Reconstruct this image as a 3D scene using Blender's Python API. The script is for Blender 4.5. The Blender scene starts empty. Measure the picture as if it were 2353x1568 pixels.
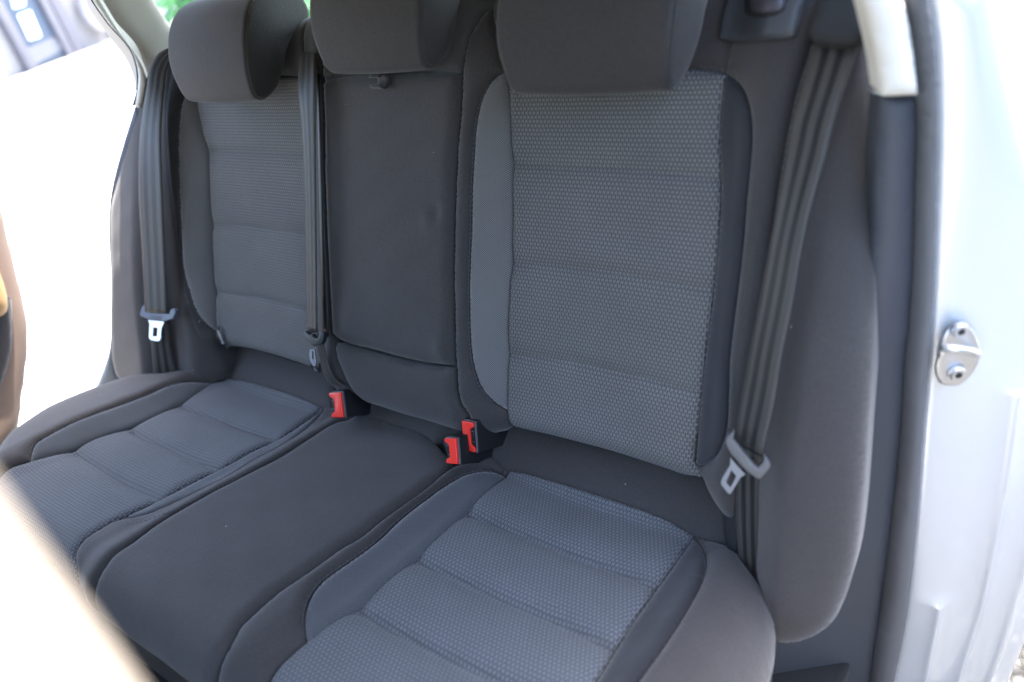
import bpy, bmesh, math, random
import numpy as np
from mathutils import Vector, Matrix
from mathutils.geometry import delaunay_2d_cdt
random.seed(4); np.random.seed(4)
rad = math.radians
scene = bpy.context.scene
C = scene.collection

# ------------------------------------------------------------------ camera
CAM = np.array([0.81672, -0.58625, 0.77282])
CR = np.array([0.80889406, 0.55013259, -0.20747176])
CU = np.array([-0.16694918, 0.55325578, 0.81611029])
CF = np.array([-0.56375382, 0.62550953, -0.5393695])
FPX, PW, PH = 1723.07, 2353.0, 1568.0          # focal length and frame of the traced drawing
cd = bpy.data.cameras.new('camera'); cam = bpy.data.objects.new('camera', cd); C.objects.link(cam)
cam.matrix_world = Matrix(((CR[0], CU[0], -CF[0], CAM[0]), (CR[1], CU[1], -CF[1], CAM[1]),
                           (CR[2], CU[2], -CF[2], CAM[2]), (0, 0, 0, 1)))
cd.sensor_width = 36; cd.lens = FPX / PW * 36
cd.clip_start = 0.01; cd.clip_end = 600
cd.dof.use_dof = True; cd.dof.focus_distance = 1.10; cd.dof.aperture_fstop = 2.4
scene.camera = cam

# ------------------------------------------------------------------ light
SUN_EL, SUN_AZ = rad(64), rad(1)              # azimuth from +Y towards +X
world = bpy.data.worlds.new('World'); scene.world = world; world.use_nodes = True
wn = world.node_tree; bg = wn.nodes['Background']
sky = wn.nodes.new('ShaderNodeTexSky'); sky.sky_type = 'NISHITA'; sky.sun_disc = False
sky.sun_elevation = SUN_EL; sky.sun_rotation = SUN_AZ; sky.air_density = 1.0; sky.dust_density = 3.0
wn.links.new(sky.outputs[0], bg.inputs[0]); bg.inputs[1].default_value = 0.15
sl = bpy.data.lights.new('sun', 'SUN'); sun = bpy.data.objects.new('sun', sl); C.objects.link(sun)
sl.energy = 3.0; sl.angle = rad(0.5); sl.color = (1.0, 0.95, 0.87)
sd = Vector((math.sin(SUN_AZ) * math.cos(SUN_EL), math.cos(SUN_AZ) * math.cos(SUN_EL), math.sin(SUN_EL)))
sun.rotation_euler = sd.to_track_quat('Z', 'Y').to_euler()
scene.view_settings.view_transform = 'Standard'; scene.view_settings.look = 'None'
scene.view_settings.exposure = 3.6; scene.view_settings.gamma = 1
try: scene.view_settings.use_curve_mapping = False
except Exception: pass
scene.cycles.max_bounces = 10; scene.cycles.diffuse_bounces = 6

# ------------------------------------------------------------------ materials
def new_mat(name):
    m = bpy.data.materials.new(name); m.use_nodes = True
    return m, m.node_tree.nodes, m.node_tree.links, m.node_tree.nodes['Principled BSDF']
def math_node(N, L, op, a, b=None, c=None):
    n = N.new('ShaderNodeMath'); n.operation = op
    for i, v in enumerate((a, b, c)):
        if v is None: continue
        if isinstance(v, (int, float)): n.inputs[i].default_value = v
        else: L.new(v, n.inputs[i])
    return n.outputs[0]
def mix_col(N, L, fac, a, b):
    n = N.new('ShaderNodeMix'); n.data_type = 'RGBA'
    if isinstance(fac, (int, float)): n.inputs[0].default_value = fac
    else: L.new(fac, n.inputs[0])
    for i, v in ((6, a), (7, b)):
        if isinstance(v, tuple): n.inputs[i].default_value = (*v, 1)
        else: L.new(v, n.inputs[i])
    return n.outputs[2]
def noise(N, L, vec, scale, detail=3, rough=.5):
    n = N.new('ShaderNodeTexNoise'); n.inputs['Scale'].default_value = scale
    n.inputs['Detail'].default_value = detail; n.inputs['Roughness'].default_value = rough
    L.new(vec, n.inputs['Vector']); return n.outputs[0]
def ramp(N, L, v, lo, hi):
    n = N.new('ShaderNodeMapRange'); L.new(v, n.inputs[0]); n.inputs[1].default_value = lo; n.inputs[2].default_value = hi
    return n.outputs[0]
def bump(N, L, b, h, dist, strength=1.0, nrm=None):
    n = N.new('ShaderNodeBump'); n.inputs['Distance'].default_value = dist; n.inputs['Strength'].default_value = strength
    L.new(h, n.inputs['Height'])
    if nrm is not None: L.new(nrm, n.inputs['Normal'])
    return n.outputs[0]
def tc(N, which='Object'): return N.new('ShaderNodeTexCoord').outputs[which]

def fabric(name, col, sheen=.25, rough=.95, lint=0.0):
    m, N, L, b = new_mat(name); o = tc(N)
    fine = noise(N, L, o, 330, 4, .75); mid = noise(N, L, o, 14, 4, .6)
    k = math_node(N, L, 'MULTIPLY_ADD', fine, 1.2, .40)
    k2 = math_node(N, L, 'MULTIPLY_ADD', mid, .28, .86)
    kk = math_node(N, L, 'MULTIPLY', k, k2)
    cmb = N.new('ShaderNodeVectorMath'); cmb.operation = 'SCALE'; cmb.inputs[0].default_value = col; L.new(kk, cmb.inputs['Scale'])
    c = cmb.outputs[0]
    if lint:
        v = N.new('ShaderNodeTexVoronoi'); v.inputs['Scale'].default_value = 26; L.new(o, v.inputs['Vector'])
        s = math_node(N, L, 'LESS_THAN', v.outputs['Distance'], .028)
        w = N.new('ShaderNodeTexWhiteNoise'); L.new(v.outputs['Position'], w.inputs['Vector'])
        s2 = math_node(N, L, 'MULTIPLY', s, math_node(N, L, 'GREATER_THAN', w.outputs['Value'], .72))
        c = mix_col(N, L, s2, c, (.35, .34, .33))
    L.new(c, b.inputs['Base Color'])
    b.inputs['Roughness'].default_value = rough
    b.inputs['Sheen Weight'].default_value = sheen; b.inputs['Sheen Roughness'].default_value = .5; b.inputs['Sheen Tint'].default_value = (1, .98, .96, 1)
    b.inputs['Specular IOR Level'].default_value = .34
    n1 = bump(N, L, b, mid, .002, .5)
    L.new(bump(N, L, b, fine, .0007, .9, n1), b.inputs['Normal'])
    return m

def knit(name, dark, light, px, py, sheen=.3, depth=.0008, row=True, warm=True):
    """staggered woven cells laid out in metres on the panel's own UV sheet"""
    m, N, L, b = new_mat(name)
    uv = tc(N, 'UV'); o = tc(N)
    wob = N.new('ShaderNodeVectorMath'); wob.operation = 'MULTIPLY_ADD'
    nz = N.new('ShaderNodeTexNoise'); nz.inputs['Scale'].default_value = 60; L.new(uv, nz.inputs['Vector'])
    L.new(nz.outputs[1], wob.inputs[0]); wob.inputs[1].default_value = (.0012, .0012, 0); L.new(uv, wob.inputs[2])
    sp = N.new('ShaderNodeSeparateXYZ'); L.new(wob.outputs[0], sp.inputs[0])
    if row:        # plump stitches in staggered rows, pairs of small dark gaps between the rows
        cx_ = math_node(N, L, 'COSINE', math_node(N, L, 'MULTIPLY', sp.outputs[0], 2 * math.pi / px))
        cy_ = math_node(N, L, 'COSINE', math_node(N, L, 'MULTIPLY', sp.outputs[1], math.pi / py))
        c2 = math_node(N, L, 'COSINE', math_node(N, L, 'MULTIPLY', sp.outputs[0], 4 * math.pi / px))
        pr = math_node(N, L, 'MULTIPLY', cx_, cy_)
        gapr = math_node(N, L, 'SUBTRACT', 1.0, math_node(N, L, 'ABSOLUTE', cy_))
        tick = math_node(N, L, 'MULTIPLY', math_node(N, L, 'MAXIMUM', math_node(N, L, 'MULTIPLY_ADD', c2, .75, .25), 0.0), gapr)
        n = math_node(N, L, 'MULTIPLY_ADD', pr, .30, .72)
        n = math_node(N, L, 'SUBTRACT', n, math_node(N, L, 'MULTIPLY', tick, 1.05))
        n = math_node(N, L, 'MAXIMUM', n, 0.0)
    else:
        sx = math_node(N, L, 'SINE', math_node(N, L, 'MULTIPLY', sp.outputs[0], 2 * math.pi / px))
        sy = math_node(N, L, 'SINE', math_node(N, L, 'MULTIPLY', sp.outputs[1], 2 * math.pi / py))
        n = ramp(N, L, math_node(N, L, 'MULTIPLY', sx, sy), -.55, .35)
    mid = noise(N, L, o, 7, 3); k = math_node(N, L, 'MULTIPLY_ADD', mid, .35, .82)
    fine = noise(N, L, uv, 1400, 1); k = math_node(N, L, 'MULTIPLY', k, math_node(N, L, 'MULTIPLY_ADD', fine, .35, .82))
    c = mix_col(N, L, n, dark, light)
    s = N.new('ShaderNodeVectorMath'); s.operation = 'SCALE'; L.new(c, s.inputs[0]); L.new(k, s.inputs['Scale'])
    L.new(s.outputs[0], b.inputs['Base Color'])
    b.inputs['Roughness'].default_value = .9; b.inputs['Sheen Weight'].default_value = sheen
    b.inputs['Sheen Roughness'].default_value = .4; b.inputs['Specular IOR Level'].default_value = .25
    n0 = bump(N, L, b, noise(N, L, o, 22, 3), .0022, .6)
    L.new(bump(N, L, b, n, depth, .9, n0), b.inputs['Normal'])
    return m

def plastic(name, col, rough=.55, grain=.00025, spec=.4, coat=0, nscale=700, metallic=0, vary=.12):
    m, N, L, b = new_mat(name); o = tc(N)
    g = noise(N, L, o, nscale, 3); big = noise(N, L, o, 6, 3)
    k = math_node(N, L, 'MULTIPLY_ADD', big, 2 * vary, 1 - vary)
    s = N.new('ShaderNodeVectorMath'); s.operation = 'SCALE'; s.inputs[0].default_value = col; L.new(k, s.inputs['Scale'])
    L.new(s.outputs[0], b.inputs['Base Color'])
    L.new(math_node(N, L, 'MULTIPLY_ADD', big, .2, rough - .1), b.inputs['Roughness'])
    b.inputs['Specular IOR Level'].default_value = spec; b.inputs['Metallic'].default_value = metallic
    b.inputs['Coat Weight'].default_value = coat; b.inputs['Coat Roughness'].default_value = .06
    if grain: L.new(bump(N, L, b, g, grain, .6), b.inputs['Normal'])
    return m

def webbing(name, col, groove):
    """belt webbing: three raised ribs along the band (UV x runs 0..1 across) and a fine cross weave"""
    m, N, L, b = new_mat(name); uv = tc(N, 'UV')
    sp = N.new('ShaderNodeSeparateXYZ'); L.new(uv, sp.inputs[0])
    c = math_node(N, L, 'COSINE', math_node(N, L, 'MULTIPLY', sp.outputs[0], 2 * math.pi * 3))
    edge = math_node(N, L, 'GREATER_THAN', math_node(N, L, 'ABSOLUTE', math_node(N, L, 'SUBTRACT', sp.outputs[0], .5)), .33)
    rib = math_node(N, L, 'MAXIMUM', ramp(N, L, c, .25, -.25), edge)
    w1 = math_node(N, L, 'SINE', math_node(N, L, 'MULTIPLY', sp.outputs[1], 2 * math.pi / .0026))
    w2 = math_node(N, L, 'SINE', math_node(N, L, 'MULTIPLY', sp.outputs[0], 2 * math.pi * 24))
    wv = math_node(N, L, 'MULTIPLY', w1, w2)
    h = math_node(N, L, 'MULTIPLY_ADD', wv, .12, rib)
    base = mix_col(N, L, rib, groove, col)
    k = math_node(N, L, 'MULTIPLY_ADD', wv, .12, .95)
    s = N.new('ShaderNodeVectorMath'); s.operation = 'SCALE'; L.new(base, s.inputs[0]); L.new(k, s.inputs['Scale'])
    L.new(s.outputs[0], b.inputs['Base Color'])
    b.inputs['Roughness'].default_value = .45; b.inputs['Specular IOR Level'].default_value = .3
    b.inputs['Sheen Weight'].default_value = .05
    L.new(bump(N, L, b, h, .0003, .7), b.inputs['Normal'])
    return m

M = {}
M['charcoal'] = fabric('charcoal fabric', (.0325, .0292, .0282), .22, .78, lint=1)
M['headrest'] = fabric('headrest fabric', (.0300, .0268, .0250), .15, .78)
M['insert'] = knit('woven insert fabric', (.020, .020, .020), (.172, .168, .162), .0056, .0053, .15, .0012)
M['insert_skytint'] = knit('woven fabric with sky tint', (.024, .027, .031), (.158, .167, .178), .0056, .0053, .15, .0012)  # insert weave again, blue skylight on the cushion put into its colour
M['mesh'] = knit('lit mesh fabric', (.070, .068, .067), (.178, .173, .168), .0030, .0030, .6, .0003, False)  # paler copy of the mesh, light falling on the bolsters put in
M['mesh_shaded'] = knit('shaded mesh fabric', (.035, .037, .040), (.090, .095, .102), .0030, .0030, .4, .0003, False)  # same mesh with the cushion's dimmer, bluer light put into the colour
M['mesh_dark'] = knit('dark and shaded mesh', (.016, .016, .019), (.030, .030, .035), .0030, .0030, .25, .0002, False)  # darker copy with the near outer side's shade put in; also the grille
M['thread'] = plastic('thread', (.075, .076, .082), .8, 0)
M['belt'] = webbing('belt webbing', (.046, .042, .037), (.010, .010, .010))
M['plastic'] = plastic('black plastic', (.012, .012, .013), .38, .0001)
M['grey_plastic'] = plastic('grey plastic', (.045, .047, .052), .42, .0001)
M['blue_plastic'] = plastic('tongue plastic', (.10, .115, .145), .42, .0001)
M['trim'] = plastic('dark trim plastic', (.040, .044, .054), .55, .0005, nscale=420)
M['beige'] = plastic('cream trim', (.62, .59, .53), .7, .0003)
M['beige_dark'] = plastic('pillar trim', (.36, .325, .28), .75, .0003)
M['rubber'] = plastic('rubber seal', (.10, .102, .108), .6, .0002)
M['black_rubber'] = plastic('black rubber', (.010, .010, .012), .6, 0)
M['red'] = plastic('red button', (.80, .035, .022), .35, 0, coat=.2)
M['metal'] = plastic('steel', (.62, .63, .64), .42, .00003, metallic=1, vary=.05)
M['metal_dull'] = plastic('dull steel', (.17, .18, .20), .5, .00003, metallic=1, vary=.05)
M['silver'] = plastic('silver paint', (.60, .61, .61), .34, 0, metallic=.3, coat=.8, vary=.03)
M['floor'] = fabric('carpet', (.012, .012, .012), .05)
M['print'] = plastic('white print', (.55, .56, .54), .6, 0)

# ------------------------------------------------------------------ helpers
def ray(u, v): return CF + CR * (u - PW / 2) / FPX - CU * (v - PH / 2) / FPX
def proj(P):
    d = np.asarray(P) - CAM; z = d @ CF
    return np.array([PW / 2 + FPX * (d @ CR) / z, PH / 2 - FPX * (d @ CU) / z])
def on_plane(u, v, O, n):
    d = ray(u, v); t = ((np.asarray(O) - CAM) @ n) / (d @ n); return CAM + t * d
def on_x(u, v, x): return on_plane(u, v, (x, 0, 0), np.array([1., 0, 0]))
def on_y(u, v, y): return on_plane(u, v, (0, y, 0), np.array([0., 1, 0]))
def on_z(u, v, z): return on_plane(u, v, (0, 0, z), np.array([0., 0, 1]))

def obj(name, me, parent=None, mat=None):
    o = bpy.data.objects.new(name, me); C.objects.link(o)
    if mat is not None:
        me.materials.clear(); me.materials.append(mat)
    if parent is not None:
        o.parent = parent; o.matrix_parent_inverse = parent.matrix_world.inverted()
    return o
def tag(o, label=None, cat=None, group=None, kind=None):
    if label: o['label'] = label
    if cat: o['category'] = cat
    if group: o['group'] = group
    if kind: o['kind'] = kind
    return o
def thing(name, label, cat, loc=(0, 0, 0), group=None):
    o = bpy.data.objects.new(name, None); C.objects.link(o)
    o.location = loc; o.matrix_world = Matrix.Translation(loc); o.empty_display_size = .05
    return tag(o, label, cat, group)
def mesh(V, F, smooth=True, uv=None):
    me = bpy.data.meshes.new('m'); me.from_pydata([tuple(map(float, v)) for v in V], [], [tuple(map(int, f)) for f in F]); me.update()
    if uv is not None:
        l = me.uv_layers.new(name='UVMap'); li = np.zeros(len(me.loops), dtype=np.int32)
        me.loops.foreach_get('vertex_index', li)
        l.data.foreach_set('uv', np.asarray(uv, dtype=np.float32)[li].ravel())
    me.polygons.foreach_set('use_smooth', [smooth] * len(me.polygons))
    return me
def fix_normals(me):
    bm = bmesh.new(); bm.from_mesh(me); bmesh.ops.recalc_face_normals(bm, faces=bm.faces); bm.to_mesh(me); bm.free(); return me
def bm_mesh(bm, smooth=True):
    bmesh.ops.recalc_face_normals(bm, faces=bm.faces)
    me = bpy.data.meshes.new('m'); bm.to_mesh(me); bm.free()
    me.polygons.foreach_set('use_smooth', [smooth] * len(me.polygons)); return me
def sharp(me, ang=40):
    try: me.set_sharp_from_angle(angle=rad(ang))
    except Exception: pass
    return me
def box_bm(bm, c, s, R=None, bev=.003, seg=2):
    r = bmesh.ops.create_cube(bm, size=1); vs = r['verts']
    bmesh.ops.scale(bm, vec=s, verts=vs)
    es = list({e for v in vs for e in v.link_edges})
    if bev:
        g = bmesh.ops.bevel(bm, geom=es, offset=bev, segments=seg, affect='EDGES', profile=.6)
        vs = list({v for f in g['faces'] for v in f.verts} | {v for v in vs if v.is_valid})
    if R is not None: bmesh.ops.transform(bm, matrix=R, verts=vs)
    bmesh.ops.translate(bm, vec=c, verts=vs)
    return vs
def tube_mesh(pts, r, seg=10, cap=True):
    P = [Vector(p) for p in pts]; V = []; F = []
    prev = None
    for i, p in enumerate(P):
        t = ((P[min(i + 1, len(P) - 1)] - P[max(i - 1, 0)])).normalized()
        a = t.orthogonal().normalized() if prev is None else (prev - t * prev.dot(t)).normalized()
        prev = a; b = t.cross(a); rr = r[i] if isinstance(r, (list, tuple)) else r
        for k in range(seg):
            w = 2 * math.pi * k / seg; V.append(p + (a * math.cos(w) + b * math.sin(w)) * rr)
    for i in range(len(P) - 1):
        for k in range(seg):
            F.append((i * seg + k, i * seg + (k + 1) % seg, (i + 1) * seg + (k + 1) % seg, (i + 1) * seg + k))
    if cap: F.append(tuple(range(seg))[::-1]); F.append(tuple((len(P) - 1) * seg + k for k in range(seg)))
    return mesh(V, F)

def ss(x, a, b):
    t = np.clip((np.asarray(x, float) - a) / (b - a), 0, 1); return t * t * (3 - 2 * t)

class Surf:
    """a curved sheet: x along ex, s along es, relief H along n, rolled over past s_hi and s_lo"""
    def __init__(self, O, ex, es, n, H, hi=None, Rh=.05, lo=None, Rl=.04, am=math.pi / 2):
        self.am = am
        self.O, self.ex, self.es, self.n = map(lambda a: np.asarray(a, float), (O, ex, es, n))
        self.H, self.hi, self.Rh, self.lo, self.Rl = H, hi, Rh, lo, Rl
    def pos(self, x, s, dh):
        x = np.asarray(x, float); s = np.asarray(s, float)
        h = self.H(x, s) + dh; S = s.copy() * 1.0; Z = h * 1.0
        if self.hi is not None:
            m = s > self.hi; a = np.clip((s - self.hi) / self.Rh, 0, self.am)
            over = np.maximum(s - self.hi - self.Rh * self.am, 0)
            S = np.where(m, self.hi + (self.Rh + h) * np.sin(a) + over * math.cos(self.am), S); Z = np.where(m, -self.Rh + (self.Rh + h) * np.cos(a) - over * math.sin(self.am), Z)
        if self.lo is not None:
            m = s < self.lo; a = np.clip((self.lo - s) / self.Rl, 0, math.pi / 2)
            over = np.maximum(self.lo - s - self.Rl * math.pi / 2, 0)
            S = np.where(m, self.lo - (self.Rl + h) * np.sin(a), S); Z = np.where(m, -self.Rl + (self.Rl + h) * np.cos(a) - over, Z)
        return self.O + x[..., None] * self.ex + S[..., None] * self.es + Z[..., None] * self.n
    def hit(self, u, v, dh=0.0):
        n = self.n; h = 0.02
        P = on_plane(u, v, self.O + n * h, n) - self.O
        q = np.array([P @ self.ex, P @ self.es]); tgt = np.array([u, v])
        f = lambda q: proj(self.pos(np.array(q[0]), np.array(q[1]), dh)) - tgt
        e = f(q); best = (e @ e, q.copy())
        for it in range(40):
            J = np.column_stack([(f(q + d) - e) / 1e-5 for d in (np.array([1e-5, 0]), np.array([0, 1e-5]))])
            try: st = np.linalg.solve(J.T @ J + 1e-2 * np.eye(2) * max(1, np.trace(J.T @ J)) * 1e-3, -J.T @ e)
            except Exception: break
            L = np.linalg.norm(st)
            if L > .03: st *= .03 / L
            q = q + st; e = f(q)
            if e @ e < best[0]: best = (e @ e, q.copy())
            if e @ e < .01: break
        return best[1]

def cat(seq, steps=6):
    """Catmull-Rom through (pt, corner) list, closed; corners stay sharp"""
    n = len(seq); out = []
    for i in range(n):
        p1, c1, r1 = seq[i]; p2, c2, r2 = seq[(i + 1) % n]
        p0 = seq[i - 1][0] if not c1 else p1 * 2 - p2
        p3 = seq[(i + 2) % n][0] if not c2 else p2 * 2 - p1
        d = np.linalg.norm(p2 - p1); k = max(1, int(math.ceil(d / .004)))
        a, b = (max(np.linalg.norm(p1 - p0), 1e-6), max(np.linalg.norm(p3 - p2), 1e-6))
        m1 = (p2 - p1) if c1 else ((p2 - p1) + (p1 - p0) * d / a) * .5
        m2 = (p2 - p1) if c2 else ((p2 - p1) + (p3 - p2) * d / b) * .5
        for j in range(k):
            t = j / k; t2, t3 = t * t, t * t * t
            out.append(((2 * t3 - 3 * t2 + 1) * p1 + (t3 - 2 * t2 + t) * m1 + (-2 * t3 + 3 * t2) * p2 + (t3 - t2) * m2, r1 and r2))
    return out
def cat_open(P, step=.004):
    out = []; n = len(P)
    for i in range(n - 1):
        p1, p2 = P[i], P[i + 1]; p0 = P[i - 1] if i else p1 * 2 - p2; p3 = P[i + 2] if i + 2 < n else p2 * 2 - p1
        d = np.linalg.norm(p2 - p1); k = max(1, int(math.ceil(d / step)))
        a, b = max(np.linalg.norm(p1 - p0), 1e-6), max(np.linalg.norm(p3 - p2), 1e-6)
        m1 = ((p2 - p1) + (p1 - p0) * d / a) * .5; m2 = ((p2 - p1) + (p3 - p2) * d / b) * .5
        for j in range(k):
            t = j / k; t2, t3 = t * t, t * t * t
            out.append((2 * t3 - 3 * t2 + 1) * p1 + (t3 - 2 * t2 + t) * m1 + (-2 * t3 + 3 * t2) * p2 + (t3 - t2) * m2)
    out.append(P[-1]); return np.array(out)
def seg_dist(P, A, B):
    """distance of points P to the segments A-B"""
    out = np.full(len(P), 1e9)
    for a, b in zip(A, B):
        ab = b - a; L = ab @ ab
        if L < 1e-14: continue
        t = np.clip(((P - a) @ ab) / L, 0, 1); d = P - (a + t[:, None] * ab)
        out = np.minimum(out, np.einsum('ij,ij->i', d, d))
    return np.sqrt(out)
def inside(P, poly):
    x, y = P[:, 0], P[:, 1]; r = np.zeros(len(P), bool); n = len(poly)
    for i in range(n):
        x1, y1 = poly[i]; x2, y2 = poly[(i + 1) % n]
        if y1 == y2: continue
        c = ((y1 > y) != (y2 > y)) & (x < (x2 - x1) * (y - y1) / (y2 - y1) + x1); r ^= c
    return r
def pt(surf, q, dh):
    """outline entry: (u, v[, flags]) in drawing pixels or ('S', x, s[, flags]) on the sheet"""
    if q[0] == 'S': return np.array([q[1], q[2]], float), (q[3] if len(q) > 3 else '')
    return surf.hit(q[0], q[1], dh), (q[2] if len(q) > 2 else '')
def panel(name, surf, outline, parent, mat, puff=.006, r=.014, roll=0, rr=.04, seams=(), sdep=.004, sw=.007,
          step=.006, skirt=.03, dents=(), wav=.0006, lift=0.0):
    puff *= 1.3
    seq = []
    for q in outline:
        fl = (q[3] if len(q) > 3 else '') if q[0] == 'S' else (q[2] if len(q) > 2 else '')
        ro = 'r' in fl
        p, _ = pt(surf, q, lift - puff - (roll if ro else 0)); seq.append((p, 'c' in fl, ro))
    res = cat(seq); poly = np.array([p for p, _ in res]); rl = np.array([x for _, x in res])
    keep = [0]
    for i in range(1, len(poly)):
        if np.linalg.norm(poly[i] - poly[keep[-1]]) > .0012: keep.append(i)
    if np.linalg.norm(poly[keep[-1]] - poly[0]) < .0012: keep.pop()
    poly = poly[keep]; rl = rl[keep]
    A, B = poly, np.roll(poly, -1, 0)
    lo, hi = poly.min(0), poly.max(0)
    gx = np.arange(lo[0], hi[0], step); gy = np.arange(lo[1], hi[1], step * .87)
    G = np.array([(x + (step * .5 if j % 2 else 0), y) for j, y in enumerate(gy) for x in gx])
    G = G[inside(G, poly)] if len(G) else np.zeros((0, 2))
    if len(G): G = G[seg_dist(G, A, B) > step * .45]
    # denser ring just inside the edge, so that the roll into the seam is round
    ring = []
    nrm = np.column_stack([-(np.roll(poly, -1, 0) - np.roll(poly, 1, 0))[:, 1], (np.roll(poly, -1, 0) - np.roll(poly, 1, 0))[:, 0]])
    nrm /= np.maximum(np.linalg.norm(nrm, axis=1), 1e-9)[:, None]
    area = .5 * np.sum(poly[:, 0] * np.roll(poly[:, 1], -1) - np.roll(poly[:, 0], -1) * poly[:, 1])
    if area < 0: nrm = -nrm
    for off in (.0018,):
        Rg = poly[::2] + nrm[::2] * off; Rg = Rg[inside(Rg, poly)]
        if len(Rg): ring.append(Rg[seg_dist(Rg, A, B) > off * .8])
    seamP = []
    for sm in seams:
        sp = cat_open([pt(surf, q, lift)[0] for q in sm]); seamP.append(sp)
    pts = np.vstack([poly] + [G] + ring)
    vs = [Vector((float(a), float(b))) for a, b in pts]
    ed = [(i, (i + 1) % len(poly)) for i in range(len(poly))]
    V2, E2, F2, ov, oe, of = delaunay_2d_cdt(vs, ed, [list(range(len(poly)))], 1, 1e-7)
    V2 = np.array([(v.x, v.y) for v in V2])
    # boundary loop in output indices
    look = {}
    for i, lst in enumerate(ov):
        for k in lst: look[k] = i
    db = seg_dist(V2, A, B)
    f = lambda d, R: np.sqrt(np.clip(1 - (1 - np.clip(d / R, 0, 1)) ** 2, 0, 1))
    h = lift - puff * (1 - f(db, r))
    if roll:
        ia = np.where(rl & np.roll(rl, -1))[0]
        if len(ia): h = h - roll * (1 - f(seg_dist(V2, A[ia], B[ia]), rr))
    for sp in seamP:
        d = seg_dist(V2, sp[:-1], sp[1:]); h = h - sdep * (.45 * np.exp(-np.abs(d / (sw * .5)) ** 1.2) + .55 * np.exp(-np.abs(d / (sw * 2.0)) ** 1.6))
    for (q, amp, w) in dents:
        c, _ = pt(surf, q, lift); w = np.asarray(w if isinstance(w, tuple) else (w, w)); d = (V2 - c) / w
        h = h + amp * np.exp(-(d ** 2).sum(1))
    h = h + wav * .28 * (np.sin(V2[:, 0] * 37 + V2[:, 1] * 21) + np.sin(V2[:, 0] * 61 - V2[:, 1] * 83 + 1.3) + .3 * np.sin(V2[:, 1] * 113 + V2[:, 0] * 45 + 2)) * np.clip(db / r, 0, 1)
    P3 = surf.pos(V2[:, 0], V2[:, 1], h)
    faces = [tuple(t) for t in F2]
    nV = len(V2)
    loop = [look[i] for i in range(len(poly)) if i in look]
    Vb = V2[loop]; inn = nrm[[i for i in range(len(poly)) if i in look]]
    V = [P3]; UV = [V2]; base = loop
    for k, (dd, ii) in enumerate(((.35, .0015), (1.0, .004))):
        q = Vb + inn * ii; V.append(surf.pos(q[:, 0], q[:, 1], h[loop] - skirt * dd)); UV.append(q)
        nb = list(range(nV, nV + len(loop))); nV += len(loop)
        for i in range(len(loop)):
            j = (i + 1) % len(loop)
            faces.append((base[i], base[j], nb[j], nb[i]))
        base = nb
    me = mesh(np.vstack(V), faces, True, np.vstack(UV)); fix_normals(me)
    # outward: the sheet must face along +n
    cen = me.polygons[0]
    tot = sum((Vector(surf.n).dot(p.normal) * p.area) for p in me.polygons)
    if tot < 0: me.flip_normals()
    return obj(name, me, parent, mat)

def stitches(surf, lines, parent, lift=.0012, L=.0042, gap=.0022, w=.0007, name='stitching'):
    for line in lines:
        V = []; F = []
        P = cat_open([pt(surf, q, 0)[0] for q in line], .001)
        ds = np.r_[0, np.cumsum(np.linalg.norm(np.diff(P, axis=0), axis=1))]; s = 0
        while s + L < ds[-1]:
            idx = [np.searchsorted(ds, s + t * L) for t in (0, .5, 1)]
            c = P[idx]; d = c[2] - c[0]; d /= max(np.linalg.norm(d), 1e-9); nn = np.array([-d[1], d[0]]) * w
            b = len(V)
            for k, (q, hh) in enumerate(zip(c, (0, lift, 0))):
                ww = nn * (.5, 1, .5)[k]
                for o_, h_ in ((-ww, hh - .0006), (0 * ww, hh + .0004), (ww, hh - .0006)):
                    qq = q + o_; V.append(surf.pos(np.array(qq[0]), np.array(qq[1]), h_))
            for k in (0, 1):
                a = b + 3 * k; F += [(a, a + 3, a + 4, a + 1), (a + 1, a + 4, a + 5, a + 2)]
            s += L + gap
        obj(name, mesh(V, F), parent, M['thread'])

# ------------------------------------------------------------------ the sheets everything sits on
REC, TIL = 0.3873, 0.2307
def H_back(x, s):
    a = np.abs(x)
    h = .038 * ss(a, .495, .56)                              # outer bolster
    h = h + .026 * ss(.225 - a, 0, .085)                      # towards the middle
    h = h + .045 * ss(x, .575, .64) * ss(.62 - s, 0, .5)     # side cushion swells forward, more so low down
    h = h + .045 * ss(-x, .60, .67) * ss(.62 - s, 0, .5)
    h = h - .012 * (1 - ((a - .355) / .15) ** 2).clip(0, 1) * .5 * (a < .51)
    return h
BACK = Surf((0, 0, 0), (1, 0, 0), (0, math.sin(REC), math.cos(REC)), (0, -math.cos(REC), math.sin(REC)), H_back, hi=.63, Rh=.05, lo=.105, Rl=.035)
SIDE = Surf(BACK.O, BACK.ex, BACK.es, BACK.n, H_back)
def H_cush(x, s):
    a = np.abs(x)
    h = .028 * ss(a, .50, .575) - .03 * ss(x, .60, .70)
    h = h + .010 * ss(.20 - a, 0, .05)
    h = h - .008 * (1 - ((a - .36) / .15) ** 2).clip(0, 1) * (a < .51)
    h = h + .95 * np.maximum(.0 - s, 0) ** 1.0 * ss(-s, -.01, .03)
    return h
CUSH = Surf((0, 0, 0), (1, 0, 0), (0, -math.cos(TIL), math.sin(TIL)), (0, math.sin(TIL), math.cos(TIL)), H_cush, hi=.41, Rh=.045, am=2.2)
rev = lambda L: list(reversed(L))
def nc(L): return [tuple(a for a in q) for q in L]

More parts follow.
